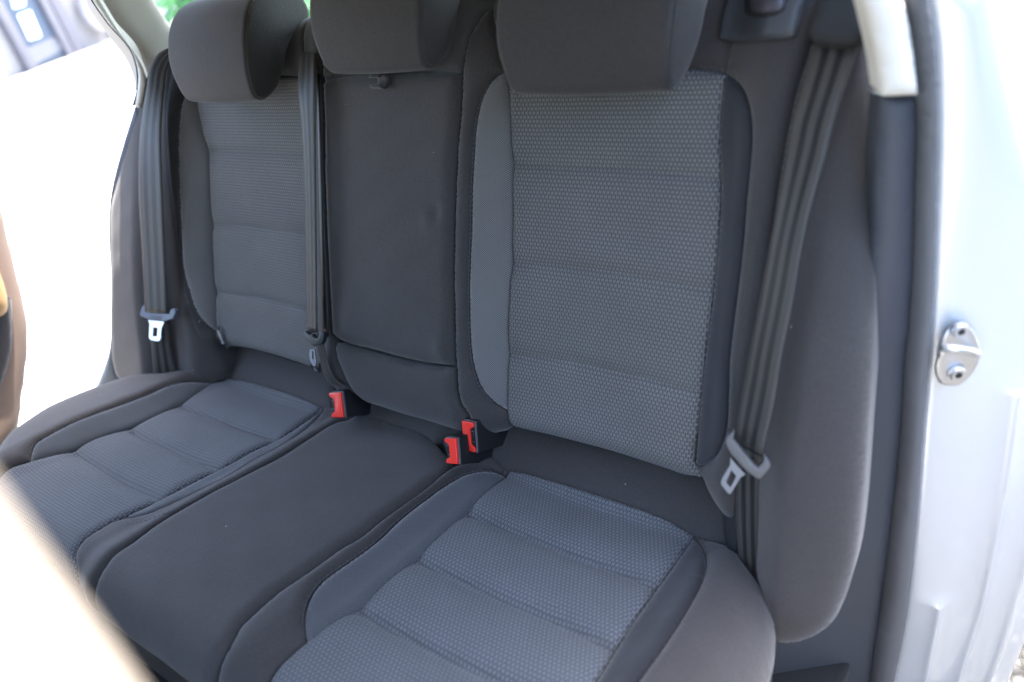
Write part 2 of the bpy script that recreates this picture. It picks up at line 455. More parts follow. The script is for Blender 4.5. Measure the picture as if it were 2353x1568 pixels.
# ================================================================== SETTING
ZG = -.50
def paving_mat():
    m, N, L, b = new_mat('sunlit concrete'); o = tc(N)
    a = noise(N, L, o, 1.2, 5, .6); g = noise(N, L, o, 90, 4, .7)
    c = mix_col(N, L, ramp(N, L, a, .3, .7), (.26, .26, .26), (.33, .325, .32))
    v = N.new('ShaderNodeTexVoronoi'); v.inputs['Scale'].default_value = 70; L.new(o, v.inputs['Vector'])
    c = mix_col(N, L, math_node(N, L, 'MULTIPLY', ramp(N, L, v.outputs['Distance'], .1, .55), .35), c, (.24, .22, .20))
    st = noise(N, L, o, 3.0, 2); crack = math_node(N, L, 'MULTIPLY', math_node(N, L, 'LESS_THAN', math_node(N, L, 'ABSOLUTE', math_node(N, L, 'SUBTRACT', st, .5)), .004), .7)
    c = mix_col(N, L, crack, c, (.16, .12, .09))
    L.new(c, b.inputs['Base Color']); b.inputs['Roughness'].default_value = .9
    L.new(bump(N, L, b, g, .004), b.inputs['Normal']); return m
gm = mesh([(-150, -150, ZG), (150, -150, ZG), (150, 150, ZG), (-150, 150, ZG)], [(0, 1, 2, 3)], False)
tag(obj('ground', gm, None, paving_mat()), 'pale sunlit concrete yard', None, None, 'structure')

def gravel_mat():
    m, N, L, b = new_mat('dark gravel'); o = tc(N)
    v = N.new('ShaderNodeTexVoronoi'); v.inputs['Scale'].default_value = 55; L.new(o, v.inputs['Vector'])
    sp = N.new('ShaderNodeSeparateColor'); L.new(v.outputs['Color'], sp.inputs[0])
    c = mix_col(N, L, sp.outputs[0], (.025, .024, .023), (.11, .105, .10))
    c = mix_col(N, L, ramp(N, L, v.outputs['Distance'], .35, .7), c, (.02, .019, .018))
    L.new(c, b.inputs['Base Color']); b.inputs['Roughness'].default_value = .9
    L.new(bump(N, L, b, math_node(N, L, 'SUBTRACT', 1.0, v.outputs['Distance']), .012), b.inputs['Normal']); return m
gv = mesh([(-.70, -9, ZG + .004), (5, -9, ZG + .004), (5, 1.3, ZG + .004), (-.70, 1.3, ZG + .004)], [(0, 1, 2, 3)], False)
tag(obj('gravel', gv, None, gravel_mat()), 'dark gravel along the near side of the car', None, None, 'structure')

# house front beyond the far door
wallp = plastic('white render wall', (.20, .198, .205), .9, .002, nscale=60)
frame_m = plastic('lilac door frame', (.105, .105, .125), .6, 0)
door_m = plastic('blue door paint', (.04, .06, .095), .5, 0)
pane_m = plastic('pale pane', (.55, .72, .78), .15, 0, spec=.8)
g1 = on_z(65, 165, ZG); g2 = on_z(285, 80, ZG)
wd = (g2 - g1); wd[2] = 0; wd = wd / np.linalg.norm(wd); wnrm = np.array([wd[1], -wd[0], 0]);
if wnrm @ (CAM - g1) < 0: wnrm = -wnrm
WO = np.array([g1[0], g1[1], ZG])
def wpt(u, v, off=0.0):
    return on_plane(u, v, WO + wnrm * off, wnrm)
def wall_box(name, a0, a1, z0, z1, d0, d1, parent, mat, bev=.01):
    bm = bmesh.new(); R = Matrix(((wd[0], wnrm[0], 0, 0), (wd[1], wnrm[1], 0, 0), (0, 0, 1, 0), (0, 0, 0, 1)))
    c = WO + wd * (a0 + a1) / 2 + wnrm * (d0 + d1) / 2; c[2] = ZG + (z0 + z1) / 2
    box_bm(bm, c, (abs(a1 - a0), abs(d1 - d0), abs(z1 - z0)), R, bev); return obj(name, sharp(bm_mesh(bm)), parent, mat)
house = thing('house', 'white rendered house across the yard with a blue two pane door', 'house', tuple(WO))
wall_box('wall', -7, 6, 0, 4, -.4, 0, house, wallp)
def al(u, v): P = wpt(u, v); return (P - WO) @ wd, P[2] - ZG
dA0 = al(65, 165)[0]; dA1 = al(145, 110)[0]
DW = dA1 - dA0
hd = wall_box('door', dA0 + .12, dA1 - .10, .02, 2.4, .0, .07, house, door_m)
wall_box('door_frame', dA0 - .06, dA0 + .10, 0, 2.5, 0, .12, house, frame_m)
wall_box('door_frame', dA1 - .08, dA1 + .06, 0, 2.5, 0, .12, house, frame_m)
def quad_on_wall(name, px, parent, mat, off=.075, th=.02):
    P = [wpt(u, v, off) for u, v in px]; V = P + [p - wnrm * th for p in P]; n = len(P)
    F = [tuple(range(n))] + [tuple(range(n, 2 * n))[::-1]] + [(i, (i + 1) % n, n + (i + 1) % n, n + i) for i in range(n)]
    return obj(name, fix_normals(mesh(V, F, False)), parent, mat)
for q in ([(41, 35), (70, 24), (95, 84), (68, 93)], [(20, -25), (50, -35), (58, 13), (32, 20)]):
    pn = quad_on_wall('pane', q, hd, pane_m)
quad_on_wall('kick_plate', [(52, 115), (125, 85), (146, 112), (66, 158)], hd, plastic('grey kick plate', (.10, .105, .125), .5, 0), .078)
# lilac post further along the wall
ppx = al(179, 108)[0]
wall_box('corner_post', ppx - .16, ppx + .06, 0, 3, .0, .09, house, frame_m)
# drainpipe with its elbow
dp = [wpt(u, v, .16) for u, v in ((185, -30), (192, 0), (200, 30), (212, 48), (228, 60), (240, 58))]
tag(obj('drainpipe', tube_mesh(dp, .10, 12), None, plastic('grey pipe', (.30, .30, .33), .4, 0)), 'grey drainpipe with a bent foot on the white house wall', 'drainpipe')
# small orange flower pot at the wall foot
fp = on_z(285, 82, ZG)
bm = bmesh.new(); bmesh.ops.create_cone(bm, cap_ends=True, segments=20, radius1=.16, radius2=.22, depth=.34, matrix=Matrix.Translation((fp[0] + .15, fp[1] + .1, ZG + .17)))
tag(obj('flower_pot', sharp(bm_mesh(bm)), None, plastic('terracotta', (.45, .17, .07), .8, 0)), 'orange pot at the foot of the white house wall', 'flower pot')

# green bush behind the rear window
def leaves(c, R, n, sz):
    V = []; F = []
    for i in range(n):
        d = Vector((random.gauss(0, 1), random.gauss(0, 1), random.gauss(0, 1))).normalized() * (random.random() ** .4)
        p = Vector(c) + Vector((d.x * R[0], d.y * R[1], d.z * R[2]))
        a = Vector((random.gauss(0, 1), random.gauss(0, 1), random.gauss(0, .6))).normalized(); b = a.orthogonal().normalized()
        s = sz * random.uniform(.6, 1.4); k = len(V)
        V += [p - a * s, p + b * s * .4 + a * s * .1, p + a * s, p - b * s * .4 + a * s * .1]; F += [(k, k + 1, k + 2), (k, k + 2, k + 3)]
    return mesh(V, F, False)
def leaf_mat():
    m, N, L, b = new_mat('green leaves'); o = tc(N)
    c = mix_col(N, L, noise(N, L, o, 5, 2), (.06, .20, .075), (.16, .38, .16)); L.new(c, b.inputs['Base Color'])
    b.inputs['Roughness'].default_value = .5; b.inputs['Transmission Weight'].default_value = 0
    t = N.new('ShaderNodeBsdfTranslucent'); L.new(c, t.inputs[0]); mx = N.new('ShaderNodeMixShader'); mx.inputs[0].default_value = .45
    L.new(b.outputs[0], mx.inputs[1]); L.new(t.outputs[0], mx.inputs[2]); L.new(mx.outputs[0], N['Material Output'].inputs[0]); return m
bd = CAM + ray(600, 30) * 5.2
bush = thing('bush', 'bright green bush seen through the rear window beside the left headrest', 'bush', (bd[0], bd[1], ZG))
obj('foliage', leaves((bd[0], bd[1], .45), (.85, .6, .95), 2600, .075), bush, leaf_mat())
obj('stem', tube_mesh([(bd[0], bd[1], ZG), (bd[0] + .03, bd[1], 0), (bd[0], bd[1] + .05, .5)], [.06, .05, .03]), bush, plastic('bark', (.09, .06, .04), .9, .004, nscale=60))

# unseen green block added behind the camera to cut low horizon light
hg = thing('horizon_blocker', 'unseen dark green block added to cut low horizon light', 'horizon_blocker', (3.6, -3, ZG))
bm = bmesh.new(); box_bm(bm, (3.9, -4.0, ZG + .95), (1.0, 11.0, 1.9), None, .12, 3); box_bm(bm, (0, -9.0, ZG + .95), (8.0, 1.0, 1.9), None, .12, 3)
for v in bm.verts: v.co += Vector((random.uniform(-.05, .05), random.uniform(-.05, .05), random.uniform(-.05, .05)))
obj('foliage', bm_mesh(bm, False), hg, plastic('dark blocker green', (.035, .055, .030), .7, .03, nscale=12, vary=.5))

# black boot behind the car
bt = on_z(2262, 30, ZG); bt2 = on_z(2346, 30, ZG)
ax = bt2 - bt; Lb = np.linalg.norm(ax); ax /= Lb; up = np.array([0, 0, 1.]); ay = np.cross(up, ax)
prof = [(0, 0), (.30, -.01), (.62, .01), (.96, .0), (1.0, .03), (.93, .14), (.80, .22), (.68, .32), (.60, .60), (.60, 2.2), (-.02, 2.2), (-.03, .6)]
V = []; n = len(prof)
for w, k in ((-.5, .75), (-.3, 1), (.3, 1), (.5, .75)):
    for a, b_ in prof: V.append(bt + ax * Lb * ((a - .45) * k + .45) + up * Lb * b_ * 1.0 + ay * Lb * .45 * w)
F = [tuple(range(n)), tuple(range(3 * n, 4 * n))[::-1]] + [(j * n + i, j * n + (i + 1) % n, (j + 1) * n + (i + 1) % n, (j + 1) * n + i) for j in range(3) for i in range(n)]
boot = obj('rubber_boot', fix_normals(mesh(V, F)), None, plastic('black boot rubber', (.03, .03, .032), .45, 0))
tag(boot, 'black boot standing on the bright ground behind the car', 'boot')

# ================================================================== CAR SHELL
car = thing('car', 'silver car with cream pillar trim, seen through its open rear doors', 'car', (0, 0, ZG))
cxm = lambda q: (q[0], q[1])
LT = Surf((-.69, .12, .2), (.8, .6, 0), (0, 0, 1), (.6, -.8, 0), lambda x, s: np.zeros_like(np.asarray(x, float)))
LX = Surf((-.645, .2, .5), (0, 1, 0), (0, 0, 1), (1, 0, 0), lambda x, s: np.zeros_like(np.asarray(x, float)))
panel('pillar_trim', LX, [(225, -40, 'c'), (225, 0), (272, 75), (319, 141), (336, 188), (338, 210, 'c'), (352, 200, 'c'), (420, 150, 'c'), (430, 110, 'c'), (396, 68), (375, 38), (351, 0), (330, -40, 'c')],
      car, M['beige_dark'], .012, .03, step=.012, skirt=.05, wav=.0003, lift=.0)
panel('door_opening_strip', LT, [(190, -40, 'c'), (212, 0), (251, 56), (300, 113), (314, 150), (318, 175), (316, 205), (310, 246, 'c'), (323, 248, 'c'), (334, 205), (335, 180), (320, 140), (273, 73), (228, 0), (205, -40, 'c')],
      car, M['rubber'] if False else M['beige'], .004, .01, step=.008, skirt=.02, wav=0)
panel('door_seal', LT, [(306, 246, 'c'), (316, 205), (317.5, 175), (313, 150), (299, 113), (250, 56), (210, 0), (188, -40, 'c'), (186, -40, 'c'), (208, 0), (248, 57), (297, 114), (311, 152), (314, 177), (313, 206), (303, 246, 'c')],
      car, M['black_rubber'], .001, .004, step=.006, skirt=.02, wav=0, lift=-.004)
panel('side_trim', LT, [(310, 246, 'c'), (281, 341), (262, 412), (253, 464), (251, 551), (255, 635), (257, 741), (251, 804), (236, 853), (205, 925, 'c'), (300, 925, 'c'), (310, 860), (300, 700), (300, 500), (310, 400), (345, 246, 'c')],
      car, M['trim'], .010, .025, step=.010, skirt=.02, wav=.0002, lift=-.004)
tag(car.children[-1], 'dark inner trim along the far door opening')
# right side: seal, lower trim, cream upper trim and silver door jamb
JAMB = Surf((.70, .10, .2), (.8, .6, 0), (0, 0, 1), (.6, -.8, 0), lambda x, s: np.zeros_like(np.asarray(x, float)))
trR = [(2076, 0), (2090, 70), (2106, 183), (2107, 218), (2109, 281), (2104, 457), (2101, 600), (2092, 730), (2082, 827), (2071, 993), (2054, 1158), (2035, 1323), (2011, 1489), (2000, 1568)]
seR = [(2125, 0), (2136, 70), (2145, 211), (2146, 352), (2141, 551), (2136, 700), (2127, 827), (2113, 993), (2094, 1253), (2075, 1418), (2045, 1568)]
panel('pillar_trim', JAMB, [(1968, -40, 'c'), (1981, 0), (1999, 70), (2016, 151), (2022, 195), (2026, 221, 'c'), (2106, 218, 'c'), (2104, 183), (2089, 70), (2074, 0), (2066, -40, 'c')],
      car, M['beige'], .010, .020, step=.008, skirt=.03, wav=.0002, lift=.008)
panel('lower_trim', JAMB, [(2024, 222, 'c'), (2106, 219, 'c')] + trR[4:] + [(1990, 1640, 'c'), (1700, 1640, 'c'), (1700, 1430, 'c'), (1900, 1250, 'c'), (1960, 900), (2000, 600), (2019, 281)],
      car, M['trim'], .008, .022, step=.010, skirt=.03, wav=.0003, lift=-.010)
panel('door_seal', JAMB, [(2066, -40, 'c')] + trR + [(1990, 1640, 'c'), (2030, 1640, 'c')] + rev(seR) + [(2118, -40, 'c')],
      car, M['rubber'], .016, .014, step=.005, skirt=.02, wav=0, lift=.008)
tag(car.children[-1], 'grey hollow rubber seal round the near door opening')
ridge = lambda L: L
body = panel('body_panel', JAMB, [(2112, -60, 'c'), (2125, 0)] + seR[1:] + [(2030, 1640, 'c'), (2275, 1640, 'c'), (2312, 1568), (2353, 1469), (2420, 1300), (2450, 900), (2400, 500), (2330, 200), (2290, 0), (2280, -60, 'c')],
      car, M['silver'], .012, .05, step=.0032, skirt=.05, wav=0, lift=-.004, sdep=-.011, sw=.0075,
      seams=([(2330, 900), (2310, 1050), (2286, 1195), (2269, 1290), (2245, 1397), (2217, 1481), (2191, 1568), (2170, 1640)],
             [(2390, 1100), (2353, 1267), (2329, 1349), (2296, 1469), (2262, 1568), (2240, 1640)],
             [(2153, 1390), (2139, 1457), (2117, 1568), (2100, 1640)]))
# striker plate
st = panel('striker', JAMB, [(2153, 818, 'c'), (2147, 840), (2152, 868), (2162, 882), (2180, 886), (2197, 886), (2216, 876), (2240, 850), (2253, 812, 'c'), (2250, 790), (2238, 762), (2215, 743), (2195, 742), (2172, 760), (2156, 795)],
           body, M['metal'], .002, .004, step=.003, skirt=.003, wav=0, lift=.004, seams=([(2158, 812), (2200, 814), (2248, 824)],), sdep=-.003, sw=.004)
def jamb_pt(u, v, l): 
    q = JAMB.hit(u, v, l); return JAMB.pos(np.array(q[0]), np.array(q[1]), l)
loop = [jamb_pt(2163, 803, .006), jamb_pt(2164, 800, .02), jamb_pt(2172, 800, .032), jamb_pt(2205, 803, .035), jamb_pt(2235, 808, .032), jamb_pt(2246, 813, .02), jamb_pt(2247, 814, .006)]
o = obj('striker_bar', tube_mesh(loop, .0036, 10), None, M['metal_dull'])
bpy.data.objects.remove(o)
bar = tube_mesh(loop, .0036, 10)
def join_meshes(dst, src):
    bm = bmesh.new(); bm.from_mesh(dst.data); bm.from_mesh(src); bm.to_mesh(dst.data); bm.free(); dst.data.polygons.foreach_set('use_smooth', [True] * len(dst.data.polygons))
join_meshes(st, bar)
for (u, v) in ((2203, 757), (2197, 856)):
    P = jamb_pt(u, v, .005); bm = bmesh.new()
    R = Vector(JAMB.n).to_track_quat('Z', 'Y').to_matrix().to_4x4()
    for z, r1, r2, d in ((.0015, .0092, .0092, .003), (.004, .0085, .0070, .003)):
        bmesh.ops.create_cone(bm, cap_ends=True, segments=28, radius1=r1, radius2=r2, depth=d, matrix=Matrix.Translation(P) @ R @ Matrix.Translation((0, 0, z)))
    s_ = obj('screw', sharp(bm_mesh(bm)), body, M['metal'])
    bm = bmesh.new(); bmesh.ops.create_cone(bm, cap_ends=True, segments=12, radius1=.0038, radius2=.0030, depth=.001, matrix=Matrix.Translation(P) @ R @ Matrix.Translation((0, 0, .006)))
    join = bm_mesh(bm); join_meshes(s_, join); s_.data.materials.append(M['black_rubber'])
    for p_ in s_.data.polygons[-14:]: p_.material_index = 1

def backing(x0, x1, parent):
    V = []; 
    for x in (x0, x1):
        for s_, h_ in ((-.30, -.055), (.05, -.055), (.60, -.06), (.66, -.075), (.66, -.10), (-.30, -.10)):
            V.append(np.array([x, 0, 0]) + BACK.es * s_ + BACK.n * h_)
    F = [tuple(range(6)), tuple(range(6, 12))[::-1]] + [(i, (i + 1) % 6, 6 + (i + 1) % 6, 6 + i) for i in range(6)]
    return obj('back_board', fix_normals(mesh(V, F, False)), parent, M['floor'])
# roof, rear shelf, rear window, floor and the near centre pillar
def grid_sheet(fn, nu, nv, th=None):
    V = [fn(i / nu, j / nv) for j in range(nv + 1) for i in range(nu + 1)]
    F = [(j * (nu + 1) + i, j * (nu + 1) + i + 1, (j + 1) * (nu + 1) + i + 1, (j + 1) * (nu + 1) + i) for j in range(nv) for i in range(nu)]
    return mesh(V, F)
def solid(o, t, off=-1):
    md = o.modifiers.new('thick', 'SOLIDIFY'); md.thickness = t; md.offset = off; return o
solid(obj('roof', grid_sheet(lambda a, b: (-.685 + 1.37 * a, -1.9 + 2.52 * b, .95 - .085 * abs(2 * a - 1) ** 5), 16, 20), car, M['beige_dark']), .03)
for sg in (-1, 1):
    solid(obj('quarter_panel', fix_normals(grid_sheet(lambda a, b: (sg * (.76 - .13 * max(0, (-.35 + 1.23 * b) - .2) - .10 * max(0, a - .6)), (1 - a) * (.30 if sg > 0 else float(np.interp(-.35 + .86 * b, [-.35, .05, .23, .39, .50, .69, .88], [-.02, .0, .12, .22, .32, .35, .38]))) + 1.42 * a, -.35 + (1.23 if sg > 0 else .86) * b), 16, 14)), car, M['silver']), .02, 0)
solid(obj('tailgate', grid_sheet(lambda a, b: (-.70 + 1.4 * a, 1.40 - .0 * b, -.35 + .80 * b), 8, 8), car, M['silver']), .02, 0)
gl, N_, L_, B_ = new_mat('tinted glass')
t_ = N_.new('ShaderNodeBsdfTransparent'); t_.inputs[0].default_value = (.78, .90, .84, 1); gg = N_.new('ShaderNodeBsdfGlossy'); gg.inputs['Roughness'].default_value = .02
mx_ = N_.new('ShaderNodeMixShader'); mx_.inputs[0].default_value = .06
L_.new(t_.outputs[0], mx_.inputs[1]); L_.new(gg.outputs[0], mx_.inputs[2]); L_.new(mx_.outputs[0], N_['Material Output'].inputs[0])
obj('rear_window', grid_sheet(lambda a, b: (-.68 + 1.36 * a, .62 + .75 * b, .94 - .48 * b - .07 * abs(2 * a - 1) ** 5), 12, 8), car, gl)
obj('rear_shelf', bm_mesh((lambda bm: (box_bm(bm, (0, .88, .42), (1.36, 1.0, .02), None, .004), bm)[1])(bmesh.new())), car, M['floor'])
obj('floor', bm_mesh((lambda bm: (box_bm(bm, (0, -.85, -.31), (1.36, 1.5, .02), None, .004), box_bm(bm, (0, -.40, -.22), (1.20, .05, .22), None, .01), box_bm(bm, (0, .1, -.30), (1.36, .8, .04), None, .01), bm)[3])(bmesh.new())), car, M['floor'])
obj('sill', bm_mesh((lambda bm: (box_bm(bm, (.74, -.95, -.37), (.10, 1.6, .12), None, .03, 4), bm)[1])(bmesh.new())), car, M['silver'])
cp = bmesh.new()
prof = [(.655, -.66), (.652, -.60), (.662, -.573), (.678, -.5665), (.700, -.5685), (.722, -.585), (.73, -.64), (.72, -.80), (.66, -.80)]
vb = []
for z, k in ((-.40, 1.0), (-.1, 1), (.3, 1), (.6, 1), (.86, 1)):
    vb.append([cp.verts.new((x, y - max(-.02, (.72 - z) * .075), z)) for x, y in prof])
for a, b in zip(vb, vb[1:]):
    for i in range(len(prof)): cp.faces.new((a[i], a[(i + 1) % len(prof)], b[(i + 1) % len(prof)], b[i]))
cp.faces.new(vb[0]); cp.faces.new(vb[-1][::-1])
cpo = obj('centre_pillar', bm_mesh(cp), car, plastic('tan pillar trim', (.33, .28, .23), .7, .0003))
sub = cpo.modifiers.new('s', 'SUBSURF'); sub.levels = 2; sub.render_levels = 2
for sg in (-1, 1):
    bm = bmesh.new(); box_bm(bm, (sg * .76, -1.35, .02), (.06, 1.2, .74), None, .02, 3); obj('front_door', bm_mesh(bm), car, M['silver'])
bm = bmesh.new(); box_bm(bm, (0, -2.0, 0), (1.5, .1, .80), None, .02, 3); obj('dashboard', bm_mesh(bm), car, M['floor'])
nd = thing('rear_door', 'near rear door standing open beside the camera', 'car door', (.80, -.70, ZG))
Rn = Matrix.Rotation(rad(-20), 4, 'Z')
for nm, c, s_, mt_ in (('door_panel', (.46, -.03, 0), (.90, .05, .66), M['beige_dark']), ('door_skin', (.46, -.075, 0), (.92, .03, .74), M['silver'])):
    bm = bmesh.new(); box_bm(bm, c, s_, None, .02, 3); bmesh.ops.transform(bm, matrix=Matrix.Translation((.80, -.70, .0)) @ Rn, verts=bm.verts); obj(nm, bm_mesh(bm), nd, mt_)
cpl = obj('centre_pillar', bm_mesh((lambda bm: (box_bm(bm, (-.70, -.64, .28), (.07, .16, 1.2), None, .02, 3), bm)[1])(bmesh.new())), car, M['beige_dark'])
# front seat back, dark, closing the footwell in front of the bench
fs = thing('front_seat', 'dark front seat back facing the rear footwell', 'seat', (-.36, -.88, -.3))
for nm, c, s, bv in (('backrest', (-.36, -.75, .18), (.52, .14, .72), .05), ('headrest', (-.36, -.80, .66), (.26, .10, .18), .04), ('seat', (-.36, -1.05, -.10), (.52, .5, .18), .05)):
    bm = bmesh.new(); box_bm(bm, c, s, None, bv, 5); obj(nm, bm_mesh(bm), fs, M['headrest'])
fs2 = fs.copy(); C.objects.link(fs2); fs2.location.x += .72
for ch in list(fs.children):
    c2 = ch.copy(); C.objects.link(c2); c2.parent = fs2
fs['label'] = 'far front seat back, dark cloth, facing the rear footwell'; fs2['label'] = 'near front seat back, dark cloth, facing the rear footwell'
fs['group'] = fs2['group'] = 'front seats'

# open far rear door, its inner panel just in view at the left edge
DX = Surf((-.95, -.2, .1), (.35, -.936, 0) if False else (.30, -.954, 0), (0, 0, 1), (.954, .30, 0), lambda x, s: np.zeros_like(np.asarray(x, float)))
tanm = plastic('brown door panel', (.135, .095, .075), .75, .0006, nscale=300)
door = thing('rear_door', 'brown trimmed far rear door standing open at the left edge', 'car door', (-.9, -.2, ZG))
panel('door_panel', DX, [(0, 499), (12, 551), (28, 615), (44, 683), (56, 739), (57, 790), (52, 850), (42, 925), (40, 950), (32, 990), (0, 1040), (-60, 1100), (-300, 1100, 'c'), (-300, 300, 'c'), (-60, 330)],
      door, tanm, .03, .05, step=.015, skirt=.04, wav=.0003)
panel('armrest', DX, [(-120, 560), (-40, 560), (0, 640), (13, 690), (12, 715), (0, 728), (-60, 740), (-140, 740)], door, plastic('tan armrest', (.30, .18, .07), .6, .0003), .02, .04, step=.01, wav=0, lift=.035)
panel('speaker_grille', DX, [(-140, 750), (-60, 745), (0, 700), (20, 680), (28, 740), (26, 800), (14, 850), (0, 885), (-60, 930), (-140, 930)], door, M['mesh_dark'], .006, .02, step=.01, wav=0, lift=.012)

# ================================================================== SIDE CUSHIONS
def side_cushion(label, outline, **k):
    o = panel('side_cushion', SIDE, outline, None, M['charcoal'], **k)
    tag(o, label, 'side cushion', 'side cushions beside the backrest'); return o
side_cushion('dark fabric side cushion beside the near door opening',
    [(1890, -60, 'c'), (1866, 100), (1830, 218), (1788, 440), (1752, 740), (1742, 985), (1744, 1140), (1742, 1240), (1740, 1320), (1758, 1385), (1772, 1430), (1786, 1466, 'r'), (1808, 1473, 'r'), (1865, 1462, 'r'), (1912, 1429, 'r'),
     (1936, 1387, 'r'), (1964, 1300, 'r'), (1981, 1182, 'r'), (1995, 993, 'r'), (2007, 827, 'r'), (2014, 600, 'r'), (2020, 440, 'r'), (2021, 281, 'r'), (2014, 176, 'r'), (1999, 81, 'r'), (1980, 0, 'r'), (1965, -60, 'c')],
    puff=.006, r=.02, roll=.016, rr=.045, step=.007, skirt=.05)
side_cushion('dark fabric side cushion beside the far door opening, under the left belt',
    [(396, 120), (375, 125), (350, 150), (336, 190), (322, 246, 'r'), (300, 330, 'r'), (278, 422, 'r'), (267, 475, 'r'), (266, 550, 'r'), (267, 635, 'r'), (267, 776, 'r'), (273, 839, 'r'), (290, 885), (340, 890), (482, 880), (520, 860), (500, 800), (440, 700), (412, 500), (400, 300)],
    puff=.006, r=.02, roll=.012, rr=.035, step=.007, skirt=.05)
panel('rear_sill_trim', LT, [(255, 741, 'c'), (252, 800), (238, 853), (205, 925, 'c'), (330, 925, 'c'), (292, 876), (272, 835), (264, 776)], car, plastic('blue grey sill trim', (.05, .07, .095), .45, .0003), .008, .02, step=.008, skirt=.02, wav=0, lift=.012)

# ================================================================== BACKREST, near section
SB = lambda x, s, f='': ('S', x, s, f)
seatR = thing('rear_seat_back', 'near section of the rear backrest, wide woven insert, next to the open door', 'seat backrest', (.36, 0, .05), 'sections of the split rear backrest')
L_top = [(1152, 15), (1129, 23), (1103, 49), (1083, 85), (1073, 125), (1067, 167)]                       # shoulder line of the split
L_split = [(1065, 230), (1057, 328), (1052, 427), (1049, 515), (1047, 640), (1049, 735), (1050, 801), (1054, 850), (1057, 899), (1067, 932), (1083, 955)]
L_mesh = [(1169, 169, 'c'), (1149, 174), (1129, 194), (1110, 230), (1098, 282), (1093, 341), (1088, 427), (1086, 515), (1082, 640), (1082, 735), (1085, 794), (1094, 850), (1113, 896), (1136, 922), (1168, 943, 'c')]
L_insL = [(1173, 220), (1178, 374), (1181, 512), (1175, 640), (1170, 735), (1169, 850), (1168, 943)]
insR_out = [(1169, 169, 'c'), (1173, 220), (1178, 374), (1181, 512), (1175, 640), (1170, 735), (1169, 850), (1168, 943, ''), (1175, 985, 'c'), (1201, 1003), (1267, 1022), (1379, 1051), (1480, 1081), (1560, 1106), (1596, 1120, 'c'),
            (1598, 1063), (1607, 969), (1621, 827), (1640, 680), (1652, 560), (1658, 422), (1655, 310), (1657, 267), (1668, 169, 'c'), (1608, 160), (1400, 150), (1250, 160)]
panel('insert', BACK, insR_out, seatR, M['insert'], .007, .013, step=.0038, seams=([(1180, 376), (1267, 381), (1400, 385), (1530, 396), (1657, 412)], [(1178, 608), (1280, 614), (1400, 627), (1520, 648), (1640, 672)], [(1172, 817), (1280, 830), (1400, 853), (1500, 880), (1612, 910)]),
      sdep=.0085, sw=.008, wav=.0008)
panel('inner_bolster', BACK, L_mesh[:-1] + [(1168, 943, 'c')] + rev(L_insL)[1:], seatR, M['mesh'], .007, .016, step=.005)
L_outR = [(1668, 169, 'c'), (1689, 183), (1710, 207), (1722, 239), (1728, 274), (1729, 331), (1723, 400), (1717, 457), (1710, 551), (1694, 690), (1678, 827), (1676, 898), (1669, 993), (1652, 1040), (1629, 1063), (1600, 1071, 'c')]
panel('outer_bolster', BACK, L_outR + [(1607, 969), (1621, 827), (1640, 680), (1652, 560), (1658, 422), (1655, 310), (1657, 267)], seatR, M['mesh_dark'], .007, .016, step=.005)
cover = M['charcoal']
panel('inner_border', BACK, [(1169, 169, 'c')] + L_mesh[1:-1] + [(1168, 943, 'c'), (1175, 985, 'c'), SB(.20, .055, 'c'), SB(.13, .055, 'c')] + rev(L_split) + rev(L_top) + [(1175, -40, 'c')],
      seatR, cover, .007, .013, step=.006, skirt=.05)
panel('outer_border', BACK, [(1682, 98, 'c')] + L_outR[:1] + L_outR[1:-1] + [(1600, 1071, 'c'), (1596, 1120, 'c'), SB(.50, .05, 'c'), SB(.565, .05, 'c'), (1692, 1060), (1704, 960), (1718, 850), (1738, 740), (1770, 551), (1788, 440), (1809, 334), (1830, 218), (1861, 95), (1890, 0), SB(.565, .71, 'c'), SB(.50, .71, 'c')],
      seatR, cover, .008, .02, step=.006, skirt=.05)
panel('top_band', BACK, [(1175, -40, 'c'), (1169, 169, 'c'), (1250, 160), (1400, 150), (1608, 160), (1668, 169, 'c'), (1682, 98, 'c'), SB(.50, .71, 'c'), SB(.22, .71, 'c')], seatR, cover, .006, .013, step=.008)
# release lever bezel
bz = panel('release_bezel', BACK, [(1652, 70), (1651, 85), (1655, 93), (1668, 97), (1760, 94), (1815, 92), (1828, 86), (1836, 70), (1850, 20), (1870, -40), (1760, -70), (1690, -50), (1668, 0)],
           seatR, M['grey_plastic'], .006, .010, step=.004, skirt=.012, wav=0, lift=.010)
panel('release_lever', BACK, [(1712, 33), (1710, 5), (1722, -35), (1810, -45), (1812, 0), (1802, 30)], bz, M['black_rubber'], .002, .004, step=.004, skirt=.004, wav=0, lift=.0115)
panel('release_lever', BACK, [(1728, 24), (1730, -40), (1800, -45), (1798, 24)], bz, plastic('lever plastic', (.05, .045, .055), .35, 0), .003, .006, step=.004, skirt=.004, wav=0, lift=.0155)

